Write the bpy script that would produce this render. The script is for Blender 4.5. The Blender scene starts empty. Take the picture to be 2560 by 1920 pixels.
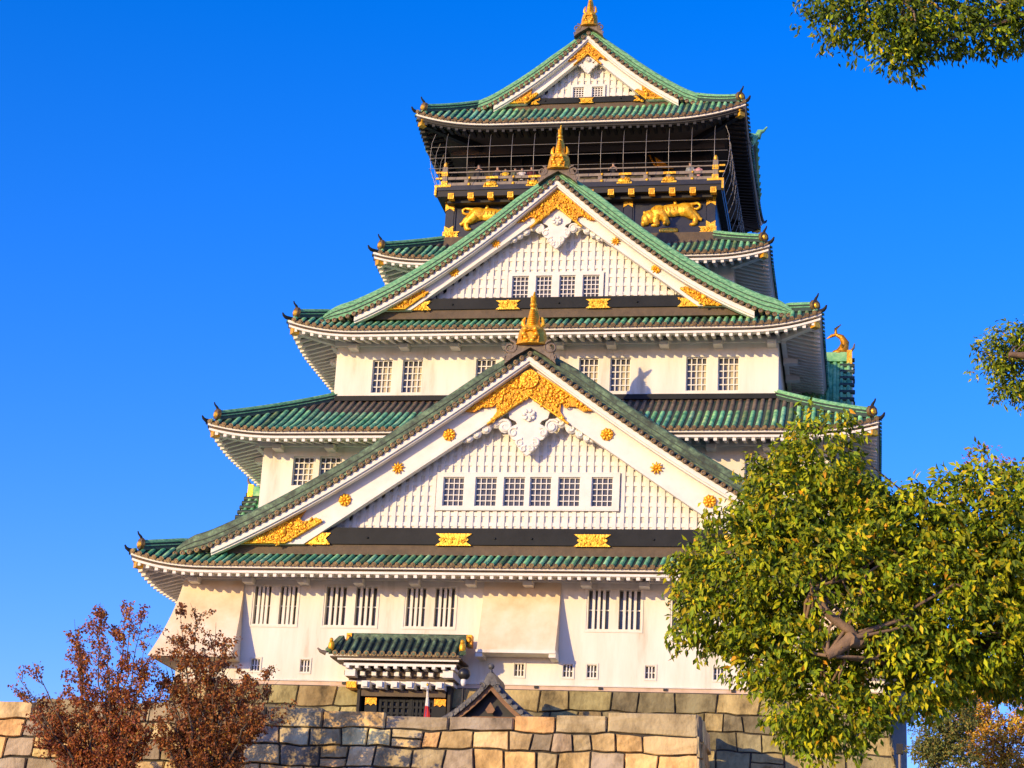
import bpy, math, random
import numpy as np
from mathutils import Vector, Matrix
rnd = random.Random(7)
scene = bpy.context.scene
COL = scene.collection
R = math.radians

# ------------------------------------------------------------------ camera
cam_d = bpy.data.cameras.new('camera'); cam = bpy.data.objects.new('camera', cam_d); COL.objects.link(cam)
yaw, pit, rol = R(-10.9013), R(18.4234), R(3.0722)
fw = Vector((math.sin(yaw)*math.cos(pit), math.cos(yaw)*math.cos(pit), math.sin(pit)))
rt = Vector((math.cos(yaw), -math.sin(yaw), 0)); up = rt.cross(fw)
rt2 = rt*math.cos(rol)+up*math.sin(rol); up2 = -rt*math.sin(rol)+up*math.cos(rol)
cam.matrix_world = Matrix(((rt2.x, up2.x, -fw.x, 16.8838), (rt2.y, up2.y, -fw.y, -95.2663), (rt2.z, up2.z, -fw.z, -16.3752), (0, 0, 0, 1)))
cam_d.sensor_width = 36; cam_d.lens = 36*1.93387; cam_d.clip_start = .5; cam_d.clip_end = 6000
scene.camera = cam

# ------------------------------------------------------------------ sky, sun, exposure
SUN_AZ, SUN_EL = R(36), R(11)           # the sun stands behind the camera's left shoulder, low
world = bpy.data.worlds.new('World'); scene.world = world; world.use_nodes = True
wn = world.node_tree.nodes; wl = world.node_tree.links
sky = wn.new('ShaderNodeTexSky'); sky.sky_type = 'NISHITA'; sky.sun_disc = False
sky.sun_elevation = SUN_EL; sky.sun_rotation = math.pi + SUN_AZ
sky.altitude = 300; sky.air_density = 1.0; sky.dust_density = 0.3; sky.ozone_density = 3.0
hsv = wn.new('ShaderNodeHueSaturation'); hsv.inputs['Saturation'].default_value = 1.35; hsv.inputs['Value'].default_value = 1.0
tint = wn.new('ShaderNodeMix'); tint.data_type = 'RGBA'; tint.blend_type = 'MULTIPLY'; tint.inputs['Factor'].default_value = 1
tint.inputs['B'].default_value = (1.25, .97, 1.7, 1)
wl.new(sky.outputs[0], hsv.inputs['Color']); wl.new(hsv.outputs[0], tint.inputs['A']); wl.new(tint.outputs['Result'], wn['Background'].inputs['Color'])
wn['Background'].inputs['Strength'].default_value = 0.15
sd = bpy.data.lights.new('sun', 'SUN'); sd.energy = 3.5; sd.angle = R(.5); sd.color = (1, .735, .35)
so = bpy.data.objects.new('sun', sd); COL.objects.link(so); so.location = (-60, -90, 60)
so.rotation_euler = Vector((math.sin(SUN_AZ)*math.cos(SUN_EL), math.cos(SUN_AZ)*math.cos(SUN_EL), -math.sin(SUN_EL))).to_track_quat('-Z', 'Y').to_euler()
scene.view_settings.view_transform = 'Standard'; scene.view_settings.look = 'None'
scene.view_settings.exposure = 0.5; scene.view_settings.gamma = 1.0

# ------------------------------------------------------------------ materials
def mat(name, cols, rough=.6, metal=0.0, scale=1.0, bump=0.0, bscale=12.0, stretch=(1, 1, 1), attr=None, trans=0.0, spec=.5, detail=5):
    """cols: one colour or several spread over a noise"""
    m = bpy.data.materials.new(name); m.use_nodes = True
    n = m.node_tree.nodes; l = m.node_tree.links; b = n['Principled BSDF']
    b.inputs['Roughness'].default_value = rough; b.inputs['Metallic'].default_value = metal
    b.inputs['Specular IOR Level'].default_value = spec
    if not isinstance(cols[0], (tuple, list)): cols = [cols]
    tc = n.new('ShaderNodeTexCoord'); mp = n.new('ShaderNodeMapping'); mp.inputs['Scale'].default_value = stretch
    l.new(tc.outputs['Object'], mp.inputs['Vector'])
    src = None
    if len(cols) > 1:
        nz = n.new('ShaderNodeTexNoise'); nz.inputs['Scale'].default_value = scale; nz.inputs['Detail'].default_value = detail
        nz.inputs['Roughness'].default_value = .65
        l.new(mp.outputs[0], nz.inputs['Vector'])
        cr = n.new('ShaderNodeValToRGB'); e = cr.color_ramp.elements
        while len(e) < len(cols): e.new(.5)
        for i, c in enumerate(cols):
            e[i].position = .3+.4*i/(len(cols)-1); e[i].color = (*c, 1)
        l.new(nz.outputs['Fac'], cr.inputs['Fac']); src = cr.outputs['Color']
    if attr:
        at = n.new('ShaderNodeAttribute'); at.attribute_name = attr
        if src is None: src = at.outputs['Color']
        else:
            mx = n.new('ShaderNodeMix'); mx.data_type = 'RGBA'; mx.blend_type = 'MULTIPLY'; mx.inputs['Factor'].default_value = 1
            l.new(src, mx.inputs['A']); l.new(at.outputs['Color'], mx.inputs['B']); src = mx.outputs['Result']
    if src is None: b.inputs['Base Color'].default_value = (*cols[0], 1)
    else: l.new(src, b.inputs['Base Color'])
    if bump:
        nb = n.new('ShaderNodeTexNoise'); nb.inputs['Scale'].default_value = bscale; nb.inputs['Detail'].default_value = 4
        l.new(mp.outputs[0], nb.inputs['Vector'])
        bp = n.new('ShaderNodeBump'); bp.inputs['Strength'].default_value = bump; bp.inputs['Distance'].default_value = .05
        l.new(nb.outputs['Fac'], bp.inputs['Height']); l.new(bp.outputs[0], b.inputs['Normal'])
    if trans:
        t = n.new('ShaderNodeBsdfTranslucent'); ms = n.new('ShaderNodeMixShader'); ms.inputs[0].default_value = trans
        if src is not None: l.new(src, t.inputs['Color'])
        l.new(b.outputs[0], ms.inputs[1]); l.new(t.outputs[0], ms.inputs[2]); l.new(ms.outputs[0], n['Material Output'].inputs['Surface'])
    return m
M = {}
M['plaster'] = mat('white_plaster', [(.54, .48, .36), (.74, .69, .58), (.80, .76, .66), (.83, .80, .71)], .8, scale=.9, bump=.10, bscale=5, stretch=(1, 1, .16), detail=9)
M['cream'] = mat('cream_plaster', [(.66, .47, .27), (.75, .62, .43), (.80, .73, .60)], .75, scale=.5, bump=.06, bscale=3)
M['pinkplaster'] = mat('pink_tan_plaster', [(.50, .35, .24), (.62, .46, .34), (.66, .54, .42)], .8, scale=1.2, bump=.2, bscale=6)  # pink-tan plaster along the foot of the wall
M['white'] = mat('white_paint', [(.70, .67, .60), (.80, .77, .71)], .6, scale=1.5)
M['green'] = mat('verdigris_tile', [(.04, .15, .09), (.13, .40, .21), (.28, .58, .28), (.46, .70, .36)], .72, spec=.2, scale=1.6, bump=.25, bscale=9, detail=8, attr='tint')
M['ridge'] = mat('verdigris_ridge', [(.035, .12, .07), (.12, .34, .18), (.22, .48, .25), (.34, .62, .34)], .7, spec=.2, detail=10, scale=4.5, bump=.2, bscale=9, stretch=(1, 1, 2))
M['darkridge'] = mat('dark_green_ridge', [(.022, .03, .02), (.045, .075, .045), (.10, .17, .095), (.20, .33, .18)], .65, scale=2.6, bump=.3, bscale=9, detail=8)  # grey-green tile, darker than the other ridges
M['soffit'] = mat('soffit_boards', [(.19, .16, .115), (.27, .23, .17)], .75, scale=1.5)  # shade under the eaves put into the board colour
M['darkgreen'] = mat('dark_roof_sheet', [(.02, .035, .03), (.035, .07, .055)], .6, scale=3)
M['bronze'] = mat('weathered_bronze', [(.09, .066, .045), (.16, .12, .085), (.23, .18, .125)], .55, scale=2, bump=.2)
M['tile_end'] = mat('gilt_bronze', [(.05, .03, .011), (.14, .088, .03), (.28, .18, .055)], .5, .25, scale=5, bump=.4, bscale=14)
M['gold'] = mat('gold_leaf', [(.60, .25, .010), (.92, .48, .025), (1.0, .72, .08)], .38, .38, scale=5, bump=.5, bscale=10)
M['gold_dk'] = mat('gold_ground', [(.42, .16, .008), (.76, .35, .015)], .42, .5, scale=6, bump=.5, bscale=16)
M['lacquer'] = mat('black_lacquer', [(.012, .012, .013), (.028, .027, .026)], .38, scale=2, bump=.05)
M['blackwood'] = mat('blackened_wood', [(.006, .006, .007), (.014, .014, .015)], .6, scale=3)
M['ceiling'] = mat('dark_boards', [(.10, .075, .052), (.15, .115, .08)], .7, scale=6, stretch=(6, 1, 1))
M['beam'] = mat('dark_beam', [(.010, .012, .014), (.020, .022, .024)], .6, spec=.2, scale=1.2, bump=.1)
M['brownstrip'] = mat('brown_ridge_tile', [(.075, .05, .028), (.13, .088, .05)], .7, scale=2.5, bump=.2)
M['rail'] = mat('dark_rail_wood', [(.17, .135, .10), (.29, .24, .18)], .5, scale=3)
M['glass'] = mat('dark_glass', [(.03, .03, .03), (.09, .085, .075), (.14, .13, .10)], .15, scale=1.6)
M['shoji'] = mat('cream_blind', [(.34, .29, .18), (.62, .55, .36)], .7, scale=1.3)
M['stone'] = mat('castle_granite', [(.20, .175, .13), (.58, .51, .39), (.90, .82, .66), (1.0, .95, .80)], .88, scale=1.0, bump=1.0, bscale=7, stretch=(1, 1, .6), attr='tint', detail=12)
M['joint'] = mat('dark_joint_stone', [(.03, .028, .022), (.06, .05, .04)], .9, scale=3)  # dark backing stone seen between the blocks
M['greytile'] = mat('grey_roof_tile', [(.03, .03, .032), (.085, .085, .085), (.16, .155, .145)], .5, scale=3, bump=.2)
M['wood'] = mat('brown_wood', [(.15, .07, .03), (.27, .135, .055)], .6, scale=3, stretch=(1, 6, 1))
M['wire'] = mat('steel_wire', (.34, .31, .26), .4, .5)
M['bark'] = mat('tree_bark', [(.05, .036, .025), (.13, .095, .065)], .9, scale=5, bump=.6, bscale=14, stretch=(1, 1, .4))
M['palebark'] = mat('pale_bark', [(.15, .095, .055), (.28, .185, .11)], .9, scale=5, bump=.5, bscale=14)
M['leaf'] = mat('glossy_leaf', (.1, .1, .1), .55, attr='tint', trans=.25, spec=.25)
M['drleaf'] = mat('dry_leaf', (.1, .1, .1), .6, attr='tint', trans=.25)
M['ground'] = mat('gravel_ground', [(.20, .16, .11), (.33, .27, .19), (.40, .33, .24)], .95, scale=.25, bump=.2, bscale=4)
M['skin'] = mat('skin', (.45, .27, .19), .5)
M['hair'] = mat('hair', (.015, .011, .009), .5)
M['red'] = mat('red_cloth', (.55, .015, .02), .7, scale=1)
M['flagwhite'] = mat('white_cloth', (.75, .74, .72), .7)
M['concrete'] = mat('pale_concrete', [(.30, .32, .33), (.40, .42, .43)], .8, scale=.6)

# ------------------------------------------------------------------ mesh helpers
WL = {}
def place(o, wloc, parent):
    COL.objects.link(o)
    if parent is not None:
        o.parent = parent; o.location = Vector(wloc)-WL[parent.name]
    else: o.location = wloc
    WL[o.name] = Vector(wloc)
def empty(name, loc, label, cat, group=None):
    o = bpy.data.objects.new(name, None); o.empty_display_size = .5
    place(o, loc, None); tag(o, label, cat, group); return o
def tag(o, label=None, cat=None, group=None, kind=None):
    if label: o['label'] = label
    if cat: o['category'] = cat
    if group: o['group'] = group
    if kind: o['kind'] = kind
    return o
class MB:
    def __init__(s): s.v = []; s.f = []; s.m = []; s.s = []; s.t = []; s.tint = (1, 1, 1)
    def add(s, vs, fs, m=0, sm=False):
        k = len(s.v); s.v.extend([tuple(p) for p in vs]); s.t.extend([s.tint]*len(vs))
        for f in fs: s.f.append(tuple(i+k for i in f)); s.m.append(m); s.s.append(sm)
    def box(s, x0, x1, y0, y1, z0, z1, m=0):
        s.add([(x0, y0, z0), (x1, y0, z0), (x1, y1, z0), (x0, y1, z0), (x0, y0, z1), (x1, y0, z1), (x1, y1, z1), (x0, y1, z1)],
              [(0, 1, 5, 4), (1, 2, 6, 5), (2, 3, 7, 6), (3, 0, 4, 7), (4, 5, 6, 7), (3, 2, 1, 0)], m)
    def hexa(s, p, m=0):   # eight points ordered like box
        s.add(p, [(0, 1, 5, 4), (1, 2, 6, 5), (2, 3, 7, 6), (3, 0, 4, 7), (4, 5, 6, 7), (3, 2, 1, 0)], m)
    def bar(s, a, b, w, h, m=0):
        a = Vector(a); b = Vector(b); d = (b-a).normalized(); sx = d.cross(Vector((0, 0, 1)))
        if sx.length < 1e-4: sx = Vector((1, 0, 0))
        sx.normalize(); u = sx.cross(d)*h/2; sx = sx*w/2
        s.hexa([a-sx-u, a+sx-u, b+sx-u, b-sx-u, a-sx+u, a+sx+u, b+sx+u, b-sx+u], m)
    def prism(s, poly, y0, y1, m=0, ms=None):
        n = len(poly); vs = [(x, y0, z) for x, z in poly]+[(x, y1, z) for x, z in poly]
        s.add(vs, [tuple(range(n-1, -1, -1)), tuple(range(n, 2*n))], m)
        s.add(vs, [(i, (i+1) % n, n+(i+1) % n, n+i) for i in range(n)], m if ms is None else ms)
    def loft(s, rings, m=0, sm=True, cap=True, closed=True):
        n = len(rings[0]); vs = [p for r in rings for p in r]; fs = []
        for i in range(len(rings)-1):
            for j in range(n if closed else n-1):
                fs.append((i*n+j, i*n+(j+1) % n, (i+1)*n+(j+1) % n, (i+1)*n+j))
        s.add(vs, fs, m, sm)
        if cap and closed:
            s.add(rings[0], [tuple(range(n-1, -1, -1))], m); s.add(rings[-1], [tuple(range(n))], m)
    def tube(s, pts, rad, n=6, m=0, cap=True):
        pts = [Vector(p) for p in pts]
        if not isinstance(rad, (list, tuple)): rad = [rad]*len(pts)
        rings = []; ref = None
        for i, p in enumerate(pts):
            d = (pts[min(i+1, len(pts)-1)]-pts[max(i-1, 0)]).normalized()
            if ref is None: ref = d.orthogonal().normalized()
            ref = (ref-d*ref.dot(d)); ref = ref.normalized() if ref.length > 1e-5 else d.orthogonal().normalized()
            b = d.cross(ref)
            rings.append([p+(ref*math.cos(2*math.pi*k/n)+b*math.sin(2*math.pi*k/n))*rad[i] for k in range(n)])
        s.loft(rings, m, True, cap)
    def ell(s, c, r, m=0, nu=8, nv=6, rot=0.0):
        cr, sr = math.cos(rot), math.sin(rot); rings = []
        for i in range(nv+1):
            t = math.pi*i/nv; a = max(math.sin(t), .03); ring = []
            for k in range(nu):
                p = 2*math.pi*k/nu; x = r[0]*a*math.cos(p); y = r[1]*a*math.sin(p); z = -r[2]*math.cos(t)
                ring.append((c[0]+x*cr-z*sr, c[1]+y, c[2]+x*sr+z*cr))
            rings.append(ring)
        s.loft(rings, m, True, True)
    def disc(s, c, r, axis_y, depth, n=12, m=0):   # a round plate facing -Y
        a = [(c[0]+r*math.cos(2*math.pi*k/n), c[1], c[2]+r*math.sin(2*math.pi*k/n)) for k in range(n)]
        s.prism([(p[0], p[2]) for p in a], c[1], c[1]+depth, m)
    def spiral(s, cx, cz, y, r, turns, a0, dirn, w, m=0, n=5):
        N = int(10*turns); pts = []
        for i in range(N+1):
            f = i/N; rr = r*(1-.85*f); a = a0+dirn*2*math.pi*turns*f
            pts.append((cx+rr*math.cos(a), y, cz+rr*math.sin(a)))
        s.tube(pts, [w*(1-.35*i/N) for i in range(N+1)], n, m)
    def build(s, name, mats, parent=None, tint=False, origin=None):
        if not isinstance(mats, (list, tuple)): mats = [mats]
        a = np.array(s.v, dtype=np.float64).reshape(-1, 3)
        lo = a.min(0); hi = a.max(0)
        c = np.array(origin) if origin is not None else np.array([(lo[0]+hi[0])/2, (lo[1]+hi[1])/2, lo[2]])
        me = bpy.data.meshes.new(name); me.from_pydata((a-c).tolist(), [], s.f)
        for q in mats: me.materials.append(M[q])
        me.polygons.foreach_set('material_index', s.m); me.polygons.foreach_set('use_smooth', s.s)
        if tint:
            at = me.color_attributes.new('tint', 'FLOAT_COLOR', 'POINT')
            at.data.foreach_set('color', np.hstack([np.array(s.t), np.ones((len(s.t), 1))]).ravel())
        me.update(); o = bpy.data.objects.new(name, me); place(o, c, parent); return o
def lerp_fn(pts):
    xs = [p[0] for p in pts]; zs = [p[1] for p in pts]
    return lambda x: float(np.interp(x, xs, zs))
def smooth_fn(pts):
    xs = np.array([p[0] for p in pts]); zs = np.array([p[1] for p in pts]); c = np.polyfit(xs, zs, 3)
    return lambda x: float(np.polyval(c, x))
def inpoly(x, z, poly):
    r = False; n = len(poly)
    for i in range(n):
        (x1, z1), (x2, z2) = poly[i], poly[(i+1) % n]
        if (z1 > z) != (z2 > z) and x < (x2-x1)*(z-z1)/(z2-z1)+x1: r = not r
    return r

# ------------------------------------------------------------------ ground
g = MB(); NG = 60
xs = list(np.linspace(-900, 900, NG)); ys = [-900, -600, -400, -250, -160, -120, -100, -80, -60, -50, -42, -34, -26, -20, -14, -9, 0, 20, 40, 60, 90, 140, 220, 400, 700, 1200, 2200]
gz = lambda y: -18+7.5*min(1, max(0, (y+52)/28))
g.add([(x, y, gz(y)) for y in ys for x in xs], [(j*NG+i, j*NG+i+1, (j+1)*NG+i+1, (j+1)*NG+i) for j in range(len(ys)-1) for i in range(NG-1)], 0, True)
tag(g.build('ground', 'ground', origin=(0, 0, -18)), kind='structure')

# ------------------------------------------------------------------ the keep
keep = empty('castle_keep', (0, 17.3, 0), 'five-tiered white Japanese castle keep with green tiled roofs, gold ornaments and a black top storey', 'castle')
YC = 17.3
PITCH = .387

def roof(a, yf, zt, h, D, Dv, U, dl, OV, white=True, wallhw=None, upper_bronze=None, rslope=.22):
    """hip roof ring: eave half width a, front eave line yf, tile height zt; h(t) rise, D side depth, Dv depth to the gable foot"""
    yr = 2*YC-yf; Ls = (yr-yf)/2
    def side(k, s, t, z):
        if k == 0: return (s, yf+t, z)
        if k == 1: return (a-t, YC+s, z)
        if k == 2: return (-s, yr-t, z)
        return (-a+t, YC-s, z)
    L0 = lambda k: a if k in (0, 2) else Ls
    def lift(k, s, t):
        d = L0(k)-min(t, Dv)-abs(s)
        return U*max(0, 1-max(d, 0)/dl)**2.3*max(0, 1-t/(Dv+1.5))
    def zz(k, s, t): return zt+h(t)+lift(k, s, t)
    Dk = lambda k: Dv+.1 if k in (0, 2) else D
    sheet = MB(); TL = []; EN = []
    for k in range(4):
        tiles = MB(); ends = MB(); TL.append(tiles); EN.append(ends)
        nt = 8; ns = 40; rows = []
        for i in range(nt+1):
            t = Dk(k)*i/nt; L = L0(k)-min(t, Dv); row = []
            for j in range(ns+1):
                q = 2*j/ns-1; q = math.copysign(1-(1-abs(q))**1.5, q)
                row.append(side(k, q*L, t, zz(k, q*L, t)))
            rows.append(row)
        sheet.loft(rows, 0, True, False, False)
        # cover tiles in rows down the slope, a round end plate on each
        n = int(L0(k)/PITCH)
        for q in range(-n, n+1):
            s = q*PITCH
            if abs(s) > L0(k)-.12: continue
            te = Dk(k) if abs(s) <= L0(k)-Dv else L0(k)-abs(s)
            seg = 8 if upper_bronze else 5
            es = Vector(side(k, 1, 0, 0))-Vector(side(k, 0, 0, 0))
            r = .115; rings = []; ts = [-.09+(te+.09)*i/seg for i in range(seg+1)]
            for t in ts:
                c = Vector(side(k, s, t, zz(k, s, max(t, 0))+.02+(.5*h(.1)/.1*t if t < 0 else 0)))
                rings.append([c+es*r*math.cos(math.pi*w/5)+Vector((0, 0, r*math.sin(math.pi*w/5))) for w in range(6)])
            q_ = rnd.uniform(.8, 1.35); tiles.tint = (q_*rnd.uniform(.85, 1.25), q_, q_*rnd.uniform(.8, 1.05)) if rnd.random() > .12 else (.75, .52, .42)
            if upper_bronze and te > upper_bronze:
                cut = max(1, int(round(seg*upper_bronze/te)))
                tiles.loft(rings[:cut+1], 0, True, False, False); tiles.loft(rings[cut:], 1, True, False, False)
            else: tiles.loft(rings, 0, True, False, False)
            c = Vector(side(k, s, -.10, zz(k, s, 0)+.015))
            out = Vector(side(k, 0, -1, 0))-Vector(side(k, 0, 0, 0))
            for rr, off, mi in ((.125, 0, 0), (.07, .02, 1)):
                ring = [c+out*off+es*rr*math.cos(2*math.pi*w/10)+Vector((0, 0, rr*math.sin(2*math.pi*w/10))) for w in range(10)]
                ends.add(ring, [tuple(range(10))], mi)
            # sagging lip of the pan tile beside it
            s2 = s+PITCH/2
            if abs(s2) < L0(k)-.2:
                lip = []
                for w in range(5):
                    e = s+PITCH*(w/4); zc = zz(k, e, 0); sag = .05*math.sin(math.pi*w/4)
                    lip.append((e, zc, sag))
                vs = [side(k, e, -.05, zc+.05-sag) for e, zc, sag in lip]+[side(k, e, -.05, zc-.055-sag) for e, zc, sag in lip]
                ends.add(vs, [(i, i+1, i+6, i+5) for i in range(4)], 0)
    ro = sheet.build('roof', ['darkgreen'], keep)
    for tiles in TL: tiles.build('cover_tiles', ['green', 'bronze'], ro, True)
    for ends in EN: ends.build('eave_tile_ends', ['tile_end', 'tile_end'], ro)
    # boards under the eave
    bd = MB(); rf = MB()
    fas = ((-.05, -.185, .04, .40), (-.30, -.42, .10, .45)) if white else ((-.05, -.21, .04, .40), (-.34, -.46, .18, .45))
    for k in range(4):
        ns = 48
        for bi, (z1, z0, t0, t1) in enumerate(fas):
            rings = []
            for j in range(ns+1):
                q = 2*j/ns-1; q = math.copysign(1-(1-abs(q))**1.6, q); ring = []
                for (t, dz) in ((t0, z0), (t0, z1), (t1, z1), (t1, z0)):
                    s = q*(L0(k)-t); ring.append(side(k, s, t, zt+lift(k, s, 0)+dz))
                rings.append(ring)
            bd.loft(rings, 0 if (white or bi == 0) else 1, False, True)
        # dark gap board and soffit
        rings = []; sof = []
        for j in range(ns+1):
            q = 2*j/ns-1; q = math.copysign(1-(1-abs(q))**1.6, q)
            rings.append([side(k, q*(L0(k)-t), t, zt+lift(k, q*(L0(k)-t), 0)+dz) for t, dz in ((.22, -.12), (.22, -.38))])
            sof.append([side(k, q*(L0(k)-t), t, zt-.43+rslope*t+lift(k, q*(L0(k)-t), t*.6)) for t in (.1, OV*.5, OV+.15)])
        bd.loft(rings, 1, False, False, False); rf.loft(sof, 1, False, False, False)
        n = int(L0(k)/.47)
        for q in range(-n, n+1):
            s = (q+.5)*.47
            if abs(s) > L0(k)-.45: continue
            te = min(OV+.05 if white else 1.3, L0(k)-abs(s)-.05)
            p = []
            for t in (.16, te):
                zc = zt-.43+rslope*t+lift(k, s, t*.6)
                p.append((t, zc))
            w = .085; hh = .19
            (ta, za), (tb, zb) = p
            rf.hexa([side(k, s-w, ta, za-hh), side(k, s+w, ta, za-hh), side(k, s+w, tb, zb-hh), side(k, s-w, tb, zb-hh),
                     side(k, s-w, ta, za-.005), side(k, s+w, ta, za-.005), side(k, s+w, tb, zb-.005), side(k, s-w, tb, zb-.005)], 0)
        # bracket arms carrying the eave
        if wallhw:
            nb = int((L0(k)-OV)/2.83)
            for q in range(-nb, nb+1):
                s = q*2.83+.35
                if k in (0, 2) and abs(s) > wallhw-.2: continue
                zb = zt-.43+rslope*OV
                pts = [side(k, s-.24, OV-.75, zb-.62), side(k, s+.24, OV-.75, zb-.62), side(k, s+.24, OV+.02, zb-.62), side(k, s-.24, OV+.02, zb-.62)]
                pts += [side(k, s-.24, OV-.75, zb-.40), side(k, s+.24, OV-.75, zb-.40), side(k, s+.24, OV+.02, zb-.22), side(k, s-.24, OV+.02, zb-.22)]
                rf.hexa(pts, 0)
            s0 = L0(k)-OV-.05
            rf.hexa([side(k, -s0, OV-.22, zb-.34), side(k, s0, OV-.22, zb-.34), side(k, s0, OV+.03, zb-.34), side(k, -s0, OV+.03, zb-.34),
                     side(k, -s0, OV-.22, zb-.02), side(k, s0, OV-.22, zb-.02), side(k, s0, OV+.03, zb-.02), side(k, -s0, OV+.03, zb-.02)], 0)
    bd.build('eave_boards', ['white' if white else 'white', 'brownstrip' if white else 'blackwood'], ro)
    rf.build('rafters', ['white', 'soffit'] if white else ['blackwood', 'ceiling'], ro)
    # hip ridges, their end tiles and the corner beams
    for k in range(4):
        hp = MB(); oe = MB(); cb = MB()
        P = lambda t, dz, off=0: Vector(side(k, L0(k)-t-off, t-off if off else t, zt+h(max(t, 0))+U*max(0, 1-t/(Dv+1.5))*1.0+dz))
        dv = (Vector(side(k, L0(k)-1, 1, 0))-Vector(side(k, L0(k), 0, 0))); dv.z = 0; dv.normalize(); sx = dv.cross(Vector((0, 0, 1)))
        T = [.42+(Dv+.15-.42)*i/8 for i in range(9)]
        for w, z0, z1, mi in ((.21, -.05, .16, 1), (.24, .16, .21, 0), (.18, .21, .32, 1), (.22, .32, .37, 0)):
            hp.loft([[P(t, z0)-sx*w, P(t, z0)+sx*w, P(t, z1)+sx*w, P(t, z1)-sx*w] for t in T], mi, False)
        hp.tube([P(t, .40) for t in T], .12, 8, 0)
        hp.build('hip_ridge', ['ridge', 'darkgreen'], ro)
        c = P(.40, .30); e = -dv
        oe.tube([c-e*.05, c+e*.12], [.33, .30], 8, 0); oe.tube([c+e*.11+Vector((0, 0, -.02)), c+e*.20+Vector((0, 0, -.02))], [.17, .12], 8, 1)
        oe.tube([c+Vector((0, 0, .20)), c+e*.08+Vector((0, 0, .38)), c+e*.22+Vector((0, 0, .50)), c+e*.27+Vector((0, 0, .62))], [.10, .075, .05, .035], 6, 2)
        q = P(-.02, .02)
        oe.tube([q-e*.35, q+e*.05, q+e*.20+Vector((0, 0, .08)), q+e*.29+Vector((0, 0, .22))], [.12, .11, .08, .04], 6, 2)
        oe.build('ridge_end_tile', ['tile_end', 'gold', 'beam'], ro)
        B = lambda t, dz: Vector(side(k, L0(k)-t, t, zt-.58+dz+rslope*t*.6+U*max(0, 1-t/(Dv+1.5))))
        cb.bar(B(.42, 0), B(OV, .05), .30, .34, 0); cb.bar(B(.24, -.01), B(.50, 0), .36, .40, 1)
        cb.build('corner_beam', ['white' if white else 'blackwood', 'gold'], ro)
    return ro, side, zz

r1 = roof(19.5, -4.2, 5.30, lambda t: .5*min(t, 2)+.34*max(t-2, 0), 4.8, 2.0, .62, 4.2, 2.2, True, 17.2)
r2 = roof(17.2, -1.44, 13.06, lambda t: .52*t+.016*t*t, 5.15, 5.1, .48, 4.0, 2.2, True, 14.6, upper_bronze=3.5)
r3 = roof(14.33, 1.49, 19.65, lambda t: .57*min(t, 1.75)+.32*max(t-1.75, 0), 5.2, 1.75, .66, 4.2, 2.17, True, 11.9)
r4 = roof(11.33, 6.78, 25.90, lambda t: .55*t+.02*t*t, 3.3, 3.35, .50, 3.6, 2.2, True, None, upper_bronze=2.5)
r5 = roof(9.8, 8.45, 35.17, lambda t: .60*t+.04*t*t, 3.1, 3.05, .80, 5.2, 3.4, False, None, rslope=.10)

# ------------------------------------------------------------------ walls and windows
def panel(mb, x0, x1, z0, z1, y, holes, depth, m=0):
    X = sorted({x0, x1, *[q for h in holes for q in (h[0], h[1])]}); Z = sorted({z0, z1, *[q for h in holes for q in (h[2], h[3])]})
    for i in range(len(X)-1):
        for j in range(len(Z)-1):
            cx = (X[i]+X[i+1])/2; cz = (Z[j]+Z[j+1])/2
            if any(h[0] < cx < h[1] and h[2] < cz < h[3] for h in holes): continue
            mb.add([(X[i], y, Z[j]), (X[i+1], y, Z[j]), (X[i+1], y, Z[j+1]), (X[i], y, Z[j+1])], [(0, 1, 2, 3)], m)
    for h in holes:
        a, b, c, d = h[:4]; yb = y+depth
        mb.add([(a, y, c), (b, y, c), (b, y, d), (a, y, d), (a, yb, c), (b, yb, c), (b, yb, d), (a, yb, d)], [(0, 4, 5, 1), (1, 5, 6, 2), (2, 6, 7, 3), (3, 7, 4, 0)], m)
def wall_box(name, hw, y0, z0, z1, holes=(), depth=.3, m='plaster', sides=True):
    mb = MB(); panel(mb, -hw, hw, z0, z1, y0, holes, depth); yr = 2*YC-y0
    mb.add([(hw, y0, z0), (hw, yr, z0), (hw, yr, z1), (hw, y0, z1)], [(0, 1, 2, 3)]); mb.add([(-hw, y0, z0), (-hw, yr, z0), (-hw, yr, z1), (-hw, y0, z1)], [(3, 2, 1, 0)])
    mb.add([(-hw, yr, z0), (hw, yr, z0), (hw, yr, z1), (-hw, yr, z1)], [(3, 2, 1, 0)])
    return mb.build(name, m, keep)
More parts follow.
